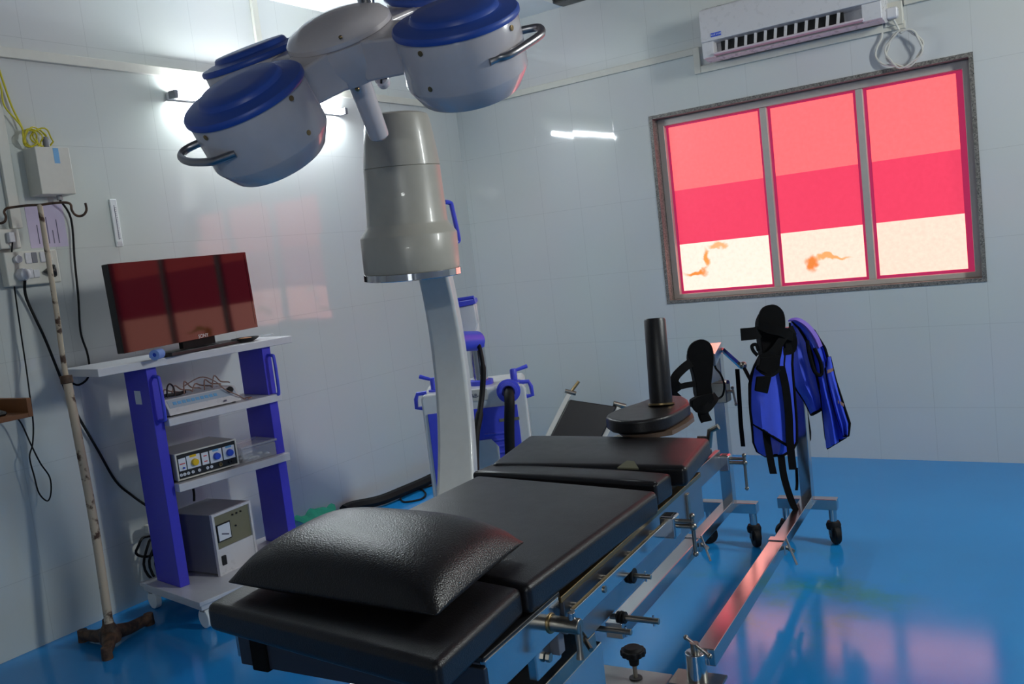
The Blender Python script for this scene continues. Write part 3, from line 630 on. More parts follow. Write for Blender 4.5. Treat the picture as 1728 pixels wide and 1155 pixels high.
# green cloth on the floor
g0_ = Q(520, 888, z=.0)
t = MB(); n_, m_ = 56, 18; G = []
def heap(x, y):
    h = 0
    for bx_, by_, bh, br in ((0, 0, .15, .13), (.02, .14, .12, .11), (.05, -.12, .10, .10), (-.03, .06, .16, .09), (.08, .05, .09, .12)):
        h = max(h, bh*math.exp(-((x-bx_)**2+(y-by_)**2)/(br*br)))
    return h+.007*math.sin(38*x+21*y+2*math.sin(30*y))*min(1, h*20)+.004*math.sin(70*y-25*x)*min(1, h*20)
for i in range(m_):
    r_ = []
    for j in range(n_):
        a = 2*PI*j/n_; e = i/(m_-1); rr = .24*e*(1+.16*math.sin(3*a+1)+.10*math.sin(7*a)+.05*math.sin(11*a))
        x_, y_ = rr*math.cos(a)*.62, rr*math.sin(a)
        r_.append(V((g0_.x-.02+x_, g0_.y+y_, .004+heap(x_, y_))))
    G.append(r_)
fs = [(i*n_+j, i*n_+(j+1) % n_, (i+1)*n_+(j+1) % n_, (i+1)*n_+j) for i in range(m_-1) for j in range(n_)]
t.add([p for r_ in G for p in r_], fs+[list(range((m_-1)*n_, m_*n_))])
tag(obj('surgical_drape', t, M['green'], ang=70), 'crumpled green cloth on the floor at the far side of the trolley', 'cloth')
# hose along the wall foot
cable('floor_hose', [V((WX+.035, 3.62, .035)), V((WX+.035, 3.7, .035))]+[V((Q(a, b, z=.04).x, Q(a, b, z=.04).y, .035)) for a, b in ((640, 844), (680, 828), (715, 813), (735, 803))]+[V((-3.72, 4.95, .035))], .032, M['rubber'], 'thick black hose lying along the foot of the left wall', 'hose')
cable('power_cord', [V((Q(a, b, z=.006).x, Q(a, b, z=.006).y, .006)) for a, b in ((748, 815), (728, 820), (705, 826), (686, 832), (676, 840), (680, 847), (692, 847), (712, 842), (718, 833), (706, 822), (700, 818))], .006, M['rubber'], 'thin black cord looped on the blue floor near the hose', 'cord')

# ------------------------------------------------------------------ C-arm X-ray machine
II = V((-1.75, 2.10, 0)); n2 = V((.055, -.03, 1)).normalized()
Pm = Q(765, 650, d=3.2); g = V((Pm.x-II.x, Pm.y-II.y, 0)); Lg = g.length; g.normalize(); gs = V((g.y, -g.x, 0))     # back along the C, and its side
cart = Q(800, 740, d=4.05); cart = V((cart.x, cart.y, 0))
t = thing('c_arm', 'white X-ray C-arm with a beige drum and blue fittings', 'x-ray machine', (cart.x, cart.y, 0))
I0 = V((II.x, II.y, 1.385))
obj('image_intensifier', MB().lathe(I0, n2, [(0, .022), (.146, .022), (.1475, .03), (.1475, .128), (.144, .134), (.126, .160), (.123, .168), (.1165, .30), (.1155, .331), (.113, .3325), (.1155, .334), (.108, .40), (.097, .472), (.092, .484), (.080, .490), (0, .491)], 56), M['beige'], t)
obj('steel_ring', MB().lathe(I0, n2, [(.0, 0), (.148, 0), (.1505, .002), (.1505, .0205), (.148, .0215), (0, .0215)], 56), M['chrome'], t)
# arc
Rm = .63; O = V((II.x, II.y, 1.06))+g*(Lg-Rm); arc = []
for k in range(41):
    a = math.radians(66-k*(66+70)/40); arc.append((O+(g*math.cos(a)+up*math.sin(a))*Rm, g*math.cos(a)+up*math.sin(a)))
mb = MB(); n_ = len(arc); vs = []
for p, r in arc:
    for (a, b) in ((-1, -1), (1, -1), (1, 1), (-1, 1)): vs.append(p+gs*a*(.047+.0006*len(vs)/4 if len(vs) < 160 else .071)+r*b*.045)
fs = [(i*4+k, i*4+(k+1) % 4, i*4+4+(k+1) % 4, i*4+4+k) for i in range(n_-1) for k in range(4)]+[(0, 1, 2, 3), ((n_-1)*4, (n_-1)*4+3, (n_-1)*4+2, (n_-1)*4+1)]
mb.add(vs, fs); obj('c_shaped_arm', mb, M['cream'], t, .014, 3)
tp, tr = arc[2]
obj('head_bracket', MB().bar(tp, V((I0.x, I0.y, tp.z-.02))+g*.09, .11, .09), M['cream'], t, .01)
bp_, br_ = arc[-1]
obj('tube_housing', MB().lathe(V((I0.x, I0.y, bp_.z-.02)), (0, 0, 1), [(.0, -.13), (.12, -.13), (.14, -.10), (.14, .06), (.10, .10), (.075, .13), (0, .13)], 32), M['cream'], t)
obj('tube_bracket', MB().bar(bp_, V((I0.x, I0.y, bp_.z-.01))+g*.1, .12, .1), M['cream'], t, .01)
hp = [Q(750, 341, d=2.78), Q(760, 343, d=2.80), Q(763, 352, d=2.80), Q(773, 398, d=2.80), Q(772, 408, d=2.80), Q(760, 411, d=2.78)]
obj('handle', MB().tube(sm(hp, 4), .0075, 8), M['bluep'], t)
# cart body
cy = math.radians(33); cn = V((math.sin(cy), -math.cos(cy), 0)); cs = V((math.cos(cy), math.sin(cy), 0))    # towards viewer, to the right
e0 = Q(709, 668, d=4.05); e1 = Q(886, 648, d=4.05); zT = (e0.z+e1.z)/2
cw = (e1-e0).dot(cs)/2; cm = (e0+e1)/2; cm = V((cm.x, cm.y, 0))
def CT(a, b, z): return cm+cs*a+cn*b+V((0, 0, z))
obj('cart_body', MB().prism([CT(a*cw*(1 if b > .5 else 1.0), -.0, 0)+V((0, 0, z)) for a, b, z in ((-1, 1, .13), (1, 1, .13), (1, 1, zT-.02), (.96, 1, zT), (-.96, 1, zT), (-1, 1, zT-.02))], -cn*.40), M['cream'], t, .012, 3)
fp = obj('front_panel', MB().box(CT(-.012, .003, (zT+.16)/2-.02), cs*(cw-.035), cn*.004, up*((zT-.30)/2)), M['bluep'], t, .003)
mb = MB()
for k in range(4): mb.tube([CT(.03, .004, zT-.215-.03*k), CT(.15, .004, zT-.215-.03*k)], .0085, 8)
obj('louvre', mb, M['bluep'], fp)
obj('lower_cover', MB().prism([CT((Q(a_, b_, d=4.03)-cm).dot(cs), .007, Q(a_, b_, d=4.03).z) for a_, b_ in ((796, 798), (796, 748), (829, 744), (842, 757), (846, 800))], cn*.006), M['cream'], t)
np_ = Q(806, 668, d=4.04); na = (np_-cm).dot(cs)
obj('name_plate', MB().box(CT(na, .002, np_.z), cs*.045, cn*.0015, up*.026), M['pvc'], t)
text('plate_letters', 'AB-11', .026, CT(na, .0045, np_.z-.002), cs, up, M['ink'], t)
for a in (.10, .235):
    q = Q(845 if a < .2 else 866, 675, d=4.03); obj('small_plate', MB().box(CT((q-cm).dot(cs), .0085, zT-.155), cs*.018, cn*.001, up*.007), M['olive'], t)
for px, py, l_ in ((731, 647, -1), (867, 637, 1)):
    q = Q(px, py, d=4.12); a = (q-cm).dot(cs); b = -.09
    o_ = obj('brake_lever', MB().lathe(CT(a, b, zT), (0, 0, 1), [(.028, 0), (.028, .008), (.016, .011), (.016, .058), (.012, .064), (0, .064)], 18), M['bluep'], t)
    e = Q(708, 636, d=4.15) if l_ < 0 else Q(889, 618, d=4.15)
    obj('grip', MB().tube([CT(a, b, zT+.052), CT(a, b, zT+.052).lerp(e, .3), e], [.006, .008, .010], 9), M['bluep'], o_)
for l_ in (-1, 1):
    a = l_*(cw+.004)
    obj('side_handle', MB().tube([CT(a-l_*.03, -.03, zT+.006), CT(a+l_*.012, -.03, zT+.004), CT(a+l_*.022, -.03, zT-.02), CT(a+l_*.024, -.03, zT-.06), CT(a-l_*.005, -.03, zT-.064)], .010, 8), M['bluep'], t)
hc = Q(858, 661, d=4.03); a = (hc-cm).dot(cs); hz = hc.z
obj('hose_collar', MB().lathe(CT(a, 0, hz), cn, [(.030, 0), (.055, 0), (.055, .008), (.043, .010), (.043, .035), (.030, .037), (.028, .01)], 24), M['bluep'], t)
obj('hose', MB().tube(sm([CT(a, .0, hz), CT(a+.002, .05, hz-.01), CT(a+.0, .075, hz-.05), CT(a-.012, .075, hz-.14), CT(a-.025, .07, hz-.28), CT(a-.03, .06, hz-.42), CT(a-.02, .06, hz-.55)], 6), .0235, 12), M['rubber'], t)
for a in (-.2, .2):
    for b in (-.06, -.34):
        c = CT(a, b, .065); obj('wheel', MB().cyl(c-cs*.02, c+cs*.02, .065, n=24), M['rubber'], t, .006)
obj('base_skirt', MB().box(CT(0, -.2, .11), cs*(cw-.02), cn*.19, up*.022), M['greyd'], t, .004)
# column and carriage
cb = Q(812, 648, d=4.2); ca = (cb-cm).dot(cs)
obj('lift_column', MB().cyl(CT(ca, -.15, zT), CT(ca, -.15, 1.02), .037, n=28), M['chrome'], t)
obj('column_base', MB().lathe(CT(ca, -.15, zT), (0, 0, 1), [(.06, 0), (.06, .02), (.04, .024), (0, .024)], 24), M['bluep'], t)
obj('column_collar', MB().cyl(CT(ca-.01, -.15, 1.0), CT(ca-.01, -.15, 1.045), .048, n=28), M['bluep'], t, .004)
k0 = CT(ca-.03, -.12, 0)
cj = Q(800, 576, d=3.75); ck = Q(770, 576, d=3.55)
obj('cross_shaft', MB().cyl(cj+cs*.012, ck-cs*.03, .042, n=28), M['bluep'], t, .004)
obj('shaft_flange', MB().cyl(ck-cs*.02, ck+cs*.0, .062, n=28), M['bluep'], t, .004)
hb = Q(791, 545, d=3.85)
obj('carriage_head', MB().prism([Q(a, b, d=3.8) for a, b in ((772, 518), (800, 513), (806, 548), (800, 566), (791, 572), (776, 560))], -cn*.20), M['cream'], t, .006)
obj('carriage_cap', MB().prism([Q(a, b, d=3.79) for a, b in ((771, 511), (801, 506), (803, 513), (773, 519))], -cn*.21), M['bluep'], t, .003)
obj('carriage_handle', MB().tube([Q(774, 512, d=3.8), Q(773, 506, d=3.8), Q(799, 502, d=3.8), Q(801, 508, d=3.8)], .008, 8), M['bluep'], t)
obj('mast', MB().bar(V((hb.x, hb.y, 1.05))-cn*.08, V((hb.x, hb.y, 1.22))-cn*.08, .06, .06, (1, 0, 0)), M['cream'], t, .004)
obj('hanging_cable', MB().tube(sm([Q(804, 577, d=3.72), Q(810, 590, d=3.68), Q(815, 620, d=3.66), Q(814, 660, d=3.66), Q(809, 700, d=3.62), Q(803, 735, d=3.58), Q(802, 775, d=3.55), Q(803, 810, d=3.5)], 6), [.009]*12+[.012]*12+[.016]*19, 9), M['rubber'], t)

# ------------------------------------------------------------------ operating table
A4 = math.radians(4); ta = V((-math.sin(A4), math.cos(A4), 0)); tb_ = V((math.cos(A4), math.sin(A4), 0)); T0 = V((-1.12, 1.30, 0))
def P(s, q_, z): return T0+ta*s+tb_*q_+V((0, 0, z))
def HP(px, py, q_):
    o = P(0, q_, 0); d_ = ray(px, py); return EYE+d_*((o-EYE).dot(tb_)/d_.dot(tb_))
def pbox(mb, s0, s1, q0, q1, z0, z1): return mb.box(P((s0+s1)/2, (q0+q1)/2, (z0+z1)/2), ta*(s1-s0)/2, tb_*(q1-q0)/2, up*(z1-z0)/2)
t = thing('operating_table', 'steel operating table with black vinyl pads across the foreground', 'table', P(.2, 0, 0))
OT = t
def pad(nm, pts, z, h, m=M['vinyl'], bev=.014, dome=.006):
    pts = [V((p.x, p.y, 0)) for p in pts]; n = 10; vs = []; fs = []
    a, b, c, d = pts
    for i in range(n+1):
        for j in range(n+1):
            u, v_ = i/n, j/n
            p = a.lerp(b, u).lerp(d.lerp(c, u), v_); k = max(0, 1-(2*u-1)**4)*max(0, 1-(2*v_-1)**4)
            vs.append(p+up*(z-dome+dome*k))
    k0 = len(vs)
    for i in range(n+1):
        for j in range(n+1): u, v_ = i/n, j/n; vs.append(a.lerp(b, u).lerp(d.lerp(c, u), v_)+up*(z-h))
    w = n+1
    for i in range(n):
        for j in range(n):
            q = i*w+j; fs.append((q, q+w, q+w+1, q+1)); fs.append((k0+q, k0+q+1, k0+q+w+1, k0+q+w))
    rim = [j for j in range(w)]+[i*w+n for i in range(1, w)]+[n*w+j for j in range(n-1, -1, -1)]+[i*w for i in range(n-1, 0, -1)]
    for q, r in zip(rim, rim[1:]+rim[:1]): fs.append((q, r, k0+r, k0+q))
    return obj(nm, MB().add(vs, fs), m, OT, bev, 3, 50)
zp = .85
h1, h2, h3 = Q(344, 1013, z=zp), Q(737, 1113, z=zp), Q(881, 983, z=zp)
h4 = V((-1.438, 1.262, 0))
pad('head_pad', [h1, h2, h3, h4], .848, .06)
m1, m2, m3 = Q(890, 986, z=zp), Q(1110, 825, z=zp), Q(806, 799, z=zp)
m4 = V((m1.x-.55, m1.y+.06, 0))
pad('back_pad', [m4, m1, m2, m3], zp+.002, .063)
s1_, s2_, s3_, s4_ = Q(795, 795, z=zp), Q(1106, 814, z=zp), Q(1133, 796, z=zp), Q(831, 780, z=zp)
pad('lumbar_pad', [s1_, s2_, s3_, s4_], zp+.002, .063, bev=.01)
f1, f2, f3, f4 = Q(828, 780, z=.86), Q(1157, 785, z=.86), Q(1198, 736, z=.86), Q(893, 732, z=.86)
pad('seat_pad', [f1, f2, f3, f4], .862, .06)
# strip of old webbing between pads
obj('webbing_tab', MB().prism([Q(1042, 792, z=.86), Q(1078, 793, z=.86), Q(1070, 781, z=.872), Q(1058, 780, z=.872)], (0, 0, .004)), M['olive'], t)
# head section board and rails
mb = MB(); pbox(mb, -.255, .02, -.30, .262, .776, .788); obj('head_board', mb, M['black'], t, .003)
mb = MB(); pbox(mb, -.255, .01, .252, .264, .715, .782); obj('head_rail', mb, M['steel'], t, .002)
mb = MB(); pbox(mb, -.255, .01, -.305, -.293, .715, .782); obj('head_rail', mb, M['steel'], t, .002)
mb = MB(); pbox(mb, -.262, -.25, -.29, .264, .705, .772); obj('head_crossbar', mb, M['darkband'], t, .002)
for q_ in (-.235, .17): mb = MB(); pbox(mb, -.268, -.245, q_-.02, q_+.02, .70, .80); obj('head_strap', mb, M['fabric'], t, .003)
mb = MB(); pbox(mb, -.05, .05, .215, .235, .64, .74); obj('hinge_plate', mb, M['steel'], t, .003)
c = P(-.02, .235, .788); obj('bolt', MB().cyl(c, c+up*.008, .011, n=6), M['brass'], t)
c = P(-.012, .237, .67); obj('bolt', MB().cyl(c, c+tb_*.008, .009, n=6), M['dull'], t)
# hinge barrel with clamping handle
hA = HP(928, 1052, .262)
obj('hinge_barrel', MB().cyl(hA, hA+tb_*.062, .0145), M['dull'], t, .003)
obj('hinge_ring', MB().cyl(hA-tb_*.006, hA+tb_*.006, .019), M['brass'], t, .003)
o_ = obj('clamp_handle', MB().tube([hA+tb_*.055+up*.012, hA+tb_*.056, hA+tb_*.058-up*.042-ta*.004, hA+tb_*.058-up*.058-ta*.006], [.006, .0075, .006, .0085], 10), M['dull'], t)
obj('clamp_pin', MB().cyl(hA+tb_*.046+up*.010, hA+tb_*.046+up*.026, .007), M['steel'], t, .002)
# main frame
mb = MB(); pbox(mb, .02, .875, -.275, .247, .776, .788); obj('back_board', mb, M['black'], t, .003)
mb = MB(); pbox(mb, .015, .875, .247, .267, .766, .779); obj('frame_edge', mb, M['brass'], t, .002)
sp = MB().prism([P(.025, .252, .772), P(.875, .252, .772), P(.875, .252, .655), P(.11, .252, .655), P(.07, .252, .70), P(.025, .252, .70)], tb_*.014); obj('side_panel', sp, M['satin'], t, .002)
sp = MB().prism([P(.025, -.275, .772), P(.875, -.275, .772), P(.875, -.275, .655), P(.11, -.275, .655), P(.07, -.275, .70), P(.025, -.275, .70)], tb_*.014); obj('side_panel', sp, M['satin'], t, .002)
mb = MB(); pbox(mb, .015, .53, .281, .292, .724, .757); rl = obj('accessory_rail', mb, M['steel'], t, .002)
for s in (.06, .2, .34, .48):
    c = P(s, .264, .742); obj('rail_spacer', MB().cyl(c, c+tb_*.02, .008), M['dull'], rl)
c = P(.15, .2922, .742); obj('bolt', MB().cyl(c, c+tb_*.003, .007), M['dull'], rl)
for s in (.02, .865): mb = MB(); pbox(mb, s-.012, s+.012, -.262, .254, .665, .76); obj('cross_member', mb, M['greyd'], t, .002)
se_ = (HP(1216, 781, .25)-T0).dot(ta)
# seat section frame
mb = MB(); pbox(mb, .62, 1.045, -.27, .25, .786, .80); obj('seat_board', mb, M['black'], t, .003)
mb = MB(); pbox(mb, .86, se_, .237, .252, .725, .78); obj('seat_rail', mb, M['satin'], t, .002)
mb = MB(); pbox(mb, .86, 1.045, -.275, -.26, .715, .785); obj('seat_rail', mb, M['steel'], t, .002)
mb = MB(); ch = HP(1156, 836, .262); mb.box(ch-up*.04, ta*.010, tb_*.010, up*.045); obj('hinge_arm', mb, M['dull'], t, .003)
# rail clamp (far end of the main rail)
def clamp(pc, nm='rail_clamp', sc_=1.0, drop=.12, out=.07):
    k = sc_; o = obj(nm, MB().box(pc, ta*.020*k, tb_*.019*k, up*.027*k), M['steel'], t, .006, 3)
    mb = MB().box(pc+up*.0272*k, ta*.012*k, tb_*.009*k, up*.0008); obj('clamp_slot', mb, M['black'], o)
    e = pc+tb_*(.019*k+out); obj('clamp_screw', MB().cyl(pc+tb_*.012*k, e, .0055*k), M['dull'], o, .001)
    obj('clamp_screw', MB().cyl(pc+tb_*.012*k+up*.012, e+tb_*.004+up*.012, .005*k), M['dull'], o, .001)
    h = MB().cyl(e+up*.025*k, e-up*drop*k, .0048*k); obj('tommy_bar', h, M['dull'], o)
    for z_ in (.025*k, -drop*k): obj('bar_end', MB().ball(e+up*z_, .007*k), M['dull'], o)
    obj('screw_head', MB().ball(e, .009*k), M['dull'], o)
pc = HP(1131, 887, .302); clamp(pc, drop=.065, out=.036)
pc = HP(1224, 781, .262); clamp(pc, drop=.085, out=.04, sc_=.9)
c = P(1.06, .235, .80); o_ = obj('small_clamp', MB().tube([c, c+up*.05+tb_*.01, c+up*.062+tb_*.035], .009, 10), M['dull'], t)
obj('clamp_pin', MB().cyl(c+up*.03-tb_*.03, c+up*.03+tb_*.01, .004), M['dull'], o_)
# drive pins on the side
def pin(px, py, q_, l_, r_, rc):
    c = HP(px, py, q_); o = obj('drive_pin', MB().cyl(c-tb_*.02, c+tb_*l_, r_), M['dull'], t, .001)
    if rc:
        for k in range(3): obj('collar_disc', MB().cyl(c+tb_*(-.004+.007*k), c+tb_*(.001+.007*k), rc-.001*abs(k-1)), M['rubber'], o, .001)
    e = c+tb_*(l_-.012); obj('cross_pin', MB().cyl(e-up*.011, e+up*.011, .0022), M['chrome'], o)
pin(1060, 971, .278, .052, .0052, .0175); pin(1045, 1042, .275, .088, .0062, .0135); pin(1018, 1062, .262, .062, .0060, 0)
# star knob and screw on the column shoulder
c = HP(980, 1090, .25); o_ = obj('lock_screw', MB().cyl(c, c+up*.035, .009), M['dull'], t, .003)
obj('tommy_bar', MB().cyl(c+up*.02-tb_*.01+ta*.02, c+up*.004+tb_*.032-ta*.02, .005), M['dull'], o_)
# column
mb = MB(); pbox(mb, -.12, .29, -.17, .205, .13, .56); obj('column', mb, M['steel'], t, .004)
mb = MB(); pbox(mb, -.13, .25, -.18, .212, .565, .60); obj('column_cap', mb, M['dull'], t, .003)
mb = MB(); pbox(mb, -.04, .24, -.13, .14, .60, .66); obj('tilt_head', mb, M['greyd'], t, .004)
mb = MB(); pbox(mb, -.35, 1.0, -.25, .08, .04, .118); obj('base_plate', mb, M['platesteel'], t, .006)
for s in (-.28, .9):
    for q_ in (-.2, .03): c = P(s, q_, 0); obj('levelling_foot', MB().cyl(c, c+up*.04, .03), M['rubber'], t, .003)
kf = Q(1073, 1146, z=.118); kf = V((kf.x, kf.y, .118))
o_ = obj('jack_rod', MB().cyl(kf, kf+up*.07, .007), M['dull'], t)
obj('jack_washer', MB().cyl(kf, kf+up*.006, .020), M['black'], o_, .002)
mb = MB(); n_ = 12; kt = kf+up*.075; pf = []
for k in range(n_*4):
    a = 2*PI*k/(n_*4); r = .037+.0022*math.cos(n_*a); pf.append(kt+V((r*math.cos(a), r*math.sin(a), 0)))
mb.prism(pf, (0, 0, .018)); o2 = obj('star_knob', mb, M['rubber'], t, .003)
obj('knob_crown', MB().lathe(kt+up*.018, (0, 0, 1), [(.03, 0), (.024, .007), (.016, .008), (0, .006)], 24), M['rubber'], o2)
obj('knob_neck', MB().cyl(kt-up*.03, kt, .014, .018), M['rubber'], o2)
# saddle pad and perineal post at the foot end
zS_ = .91
so = [(1022, 703), (1024, 699), (1035, 693), (1058, 685), (1080, 678), (1098, 671), (1118, 668), (1138, 667), (1152, 668), (1161, 673), (1164, 680), (1150, 690), (1135, 698), (1122, 704), (1103, 707), (1086, 710), (1066, 711), (1047, 711), (1030, 708)]
sp_ = [Q(a, b, z=zS_) for a, b in so]
obj('saddle_pad', MB().prism([p-up*.042 for p in sp_], up*.042), M['vinyl'], t, .01, 3, 50)
sc_c = sum(sp_, V((0, 0, 0)))/len(sp_)
obj('saddle_plate', MB().prism([sc_c+(p-sc_c)*.9+tb_*.022-up*.056 for p in sp_], up*.013), M['plate'], t)
obj('saddle_arm', MB().bar(P(1.03, -.03, .822), sc_c-up*.062, .09, .022), M['dull'], t, .003)
pb = Q(1116, 683, z=zS_+.001); pt_ = Q(1104.5, 538, d=depth(pb)+.01)
po = obj('perineal_post', MB().lathe(pb, pt_-pb, [(.034, 0), (.035, .004), (.033, (pt_-pb).length-.006), (.030, (pt_-pb).length), (0, (pt_-pb).length+.001)], 32), M['vinyl'], t)
obj('post_collar', MB().lathe(pb, pt_-pb, [(.040, 0), (.040, .005), (.030, .006), (0, .006)], 28), M['brass'], t)

# pillow
pl = Q(381, 983, z=.872); pn = Q(737, 1040, z=.872); pr = Q(887, 914, z=.875); pf_ = pl+pr-pn
n_ = 26; vs = []; idx = {}
def pil(u, v_, sgn):
    e = 1-.012*(1-u*u) ; f = 1-.012*(1-v_*v_)
    uu, vv = u*f, v_*e
    p = (pl*(1-uu)/2+pn*(1+uu)/2)*(1-vv)/2+(pf_*(1-uu)/2+pr*(1+uu)/2)*(1+vv)/2
    th_ = ((1-abs(u)**3.2)*(1-abs(v_)**3.2))**.5
    return p+up*(th_*(.078 if sgn > 0 else -.0225)+.0)
mb = MB(); g1_ = [[pil(-1+2*i/n_, -1+2*j/n_, 1) for j in range(n_+1)] for i in range(n_+1)]; g2_ = [[pil(-1+2*i/n_, -1+2*j/n_, -1) for j in range(n_+1)] for i in range(n_+1)]
w_ = n_+1; vs = [p for r in g1_ for p in r]+[p-up*.0012 for r in g2_ for p in r]; fs = []; k0 = w_*w_
for i in range(n_):
    for j in range(n_):
        q = i*w_+j; fs.append((q, q+w_, q+w_+1, q+1)); fs.append((k0+q, k0+q+1, k0+q+w_+1, k0+q+w_))
rim = [j for j in range(w_)]+[i*w_+n_ for i in range(1, w_)]+[n_*w_+j for j in range(n_-1, -1, -1)]+[i*w_ for i in range(n_-1, 0, -1)]
for q, r in zip(rim, rim[1:]+rim[:1]): fs.append((q, r, k0+r, k0+q))
mb.add(vs, fs)
tag(obj('pillow', mb, M['vinyl2'], ang=80, sub=1), 'plump black leatherette pillow lying on the head end of the table', 'pillow')

# ------------------------------------------------------------------ leg traction stands on casters
def caster(t, c, yaw, r=.042):
    d = V((math.cos(yaw), math.sin(yaw), 0)); s = V((-d.y, d.x, 0)); wc = V((c.x, c.y, r))-d*.012
    o = obj('caster', MB().lathe(V((c.x, c.y, .066)), (0, 0, 1), [(.0, 0), (.030, 0), (.032, .018), (.026, .032), (0, .034)], 20), M['rubber'], t)
    mb = MB()
    for k in (-1, 1): mb.box(wc+s*k*.019+up*.014, d*.017, s*.003, up*.022)
    obj('fork', mb, M['black'], o)
    obj('wheel', MB().lathe(wc-s*.014, s, [(.0, 0), (r*.9, 0), (r, .005), (r, .023), (r*.9, .028), (0, .028)], 24), M['rubber'], o)
    obj('axle', MB().cyl(wc-s*.028, wc+s*.028, .005), M['chrome'], o)
def stand(label, near, far, casters, top, post_px, colour):
    t = thing('traction_stand', label, 'traction stand', (far.x, far.y, 0), 'leg traction stands')
    a = V((near.x, near.y, .19)); b = V((far.x, far.y, .19)); d = (b-a).normalized(); s = V((d.y, -d.x, 0))
    j = a+d*((b-a).length*.62)
    obj('floor_bar', MB().bar(a, j, .058, .052), M['steel'], t, .003)
    obj('extension_bar', MB().bar(j-d*.05, b+d*.022, .046, .042), M['steel'], t, .003)
    ck = obj('bar_clamp', MB().bar(j-d*.03, j+d*.014, .066, .060), M['steel'], t, .003)
    obj('tommy_bar', MB().cyl(j+s*.035+up*.035-d*.02, j+s*.075-up*.055-d*.05, .005), M['chrome'], ck)
    obj('clamp_screw', MB().cyl(j+s*.02, j+s*.062-up*.01-d*.03, .008), M['dull'], ck)
    cm_ = b; L = .115
    cr_ = (casters[1]-casters[0]); cr_ = V((cr_.x, cr_.y, 0)).normalized()
    obj('crossbar', MB().bar(cm_-s*.13-d*.0-up*.012, cm_+s*.125-up*.012, .048, .048), M['steel'], t, .003)
    for k, e in enumerate((-1, 1)):
        c = cm_+s*(.1*e); c = V((c.x, c.y, 0))
        obj('caster_stem', MB().cyl(c+up*.095, c+up*.155, .017), M['steel'], t)
        caster(t, c, (.4, 2.2)[k])
    return t, b, d, s
nL, fL = Q(1018, 1068, z=.215), Q(1232, 838, z=.205)
nL = V((-1.335, 2.37, 0)); fL = V((-1.428, 3.72, 0))
t, b, d, s = stand('steel leg traction stand on casters, left of the hanging blue apron', nL, fL, [Q(1207.7, 923.6, z=0), Q(1271, 922.8, z=0)], None, None, None)
zt_ = Q(1222, 588, d=depth(V((fL.x, fL.y, .9)))).z
obj('upright_post', MB().bar(V((fL.x, fL.y, .178)), V((fL.x, fL.y, zt_-.02)), .05, .05, (1, .06, 0)), M['steel'], t, .003)
tL = V((fL.x, fL.y, zt_)); eL = tL.lerp(Q(1192, 616, z=zt_), .72)
obj('top_arm', MB().bar(tL+(tL-eL).normalized()*.03, eL, .052, .05), M['steel'], t, .002)
kL = Q(1253, 621, d=3.93); obj('link_arm', MB().bar(tL+V((.03, .0, .0)), kL, .03, .016), M['steel'], t, .002)
obj('link_knob', MB().ball(Q(1254, 617, d=3.90), .017), M['dull'], t)
obj('link_rod', MB().cyl(Q(1254, 618, d=3.90), Q(1266, 641, d=3.86), .008), M['rubber'], t)
fc_ = Q(1217, 662, d=3.86); ob = obj('foot_plate_clamp', MB().box(fc_, V((.03, .01, 0)), V((0, .03, 0)), up*.045), M['dull'], t, .005)
obj('clamp_screw', MB().cyl(fc_, Q(1239, 661, d=3.84), .006), M['dull'], ob)
obj('tommy_bar', MB().cyl(Q(1236, 655, d=3.84), Q(1242, 683, d=3.84), .0045), M['dull'], ob)
for z_ in ((1236, 655), (1242, 683)): obj('bar_end', MB().ball(Q(*z_, d=3.84), .007), M['dull'], ob)
obj('post_bolt', MB().cyl(Q(1222, 645, d=3.86), Q(1228, 645, d=3.84), .009), M['dull'], ob)
nR = V((-1.0, 2.30, 0)); fR = V((-1.112, 3.84, 0))
t, b, d, s = stand('steel leg traction stand on casters, carrying the hanging blue apron', nR, fR, [Q(1338, 908.5, z=0), Q(1401, 909.4, z=0)], None, None, None)
obj('upright_post', MB().bar(V((fR.x, fR.y, .178)), V((fR.x, fR.y, .93)), .05, .05, (1, .06, 0)), M['steel'], t, .003)
tR = V((fR.x, fR.y, .93)); obj('top_arm', MB().bar(tR+(tR-Q(1296, 590, d=3.68)).normalized()*.04, Q(1296, 590, d=3.68), .04, .04), M['steel'], t, .002)
obj('hanger_bar', MB().bar(V((fR.x, fR.y, .95))-V((.06, 0, 0)), V((fR.x+.06, fR.y+.01, .952)), .03, .03), M['steel'], t, .002)
pb_ = Q(1178, 1150, z=.118); pb_ = V((pb_.x, pb_.y, .118))
ps = obj('socket_post', MB().cyl(pb_, pb_+up*.09, .031, n=28), M['steel'], t, .003)
obj('socket_flange', MB().box(pb_+up*.003, ta*.045, tb_*.075, up*.004), M['dull'], ps)
obj('socket_screw', MB().cyl(pb_+up*.088, pb_+up*.118, .013), M['dull'], ps)
obj('tommy_bar', MB().cyl(pb_+up*.116-tb_*.035+ta*.03, pb_+up*.108+tb_*.06-ta*.05, .0055), M['dull'], ps)
for e in (pb_+up*.116-tb_*.035+ta*.03, pb_+up*.108+tb_*.06-ta*.05): obj('bar_end', MB().ball(e, .008), M['dull'], ps)

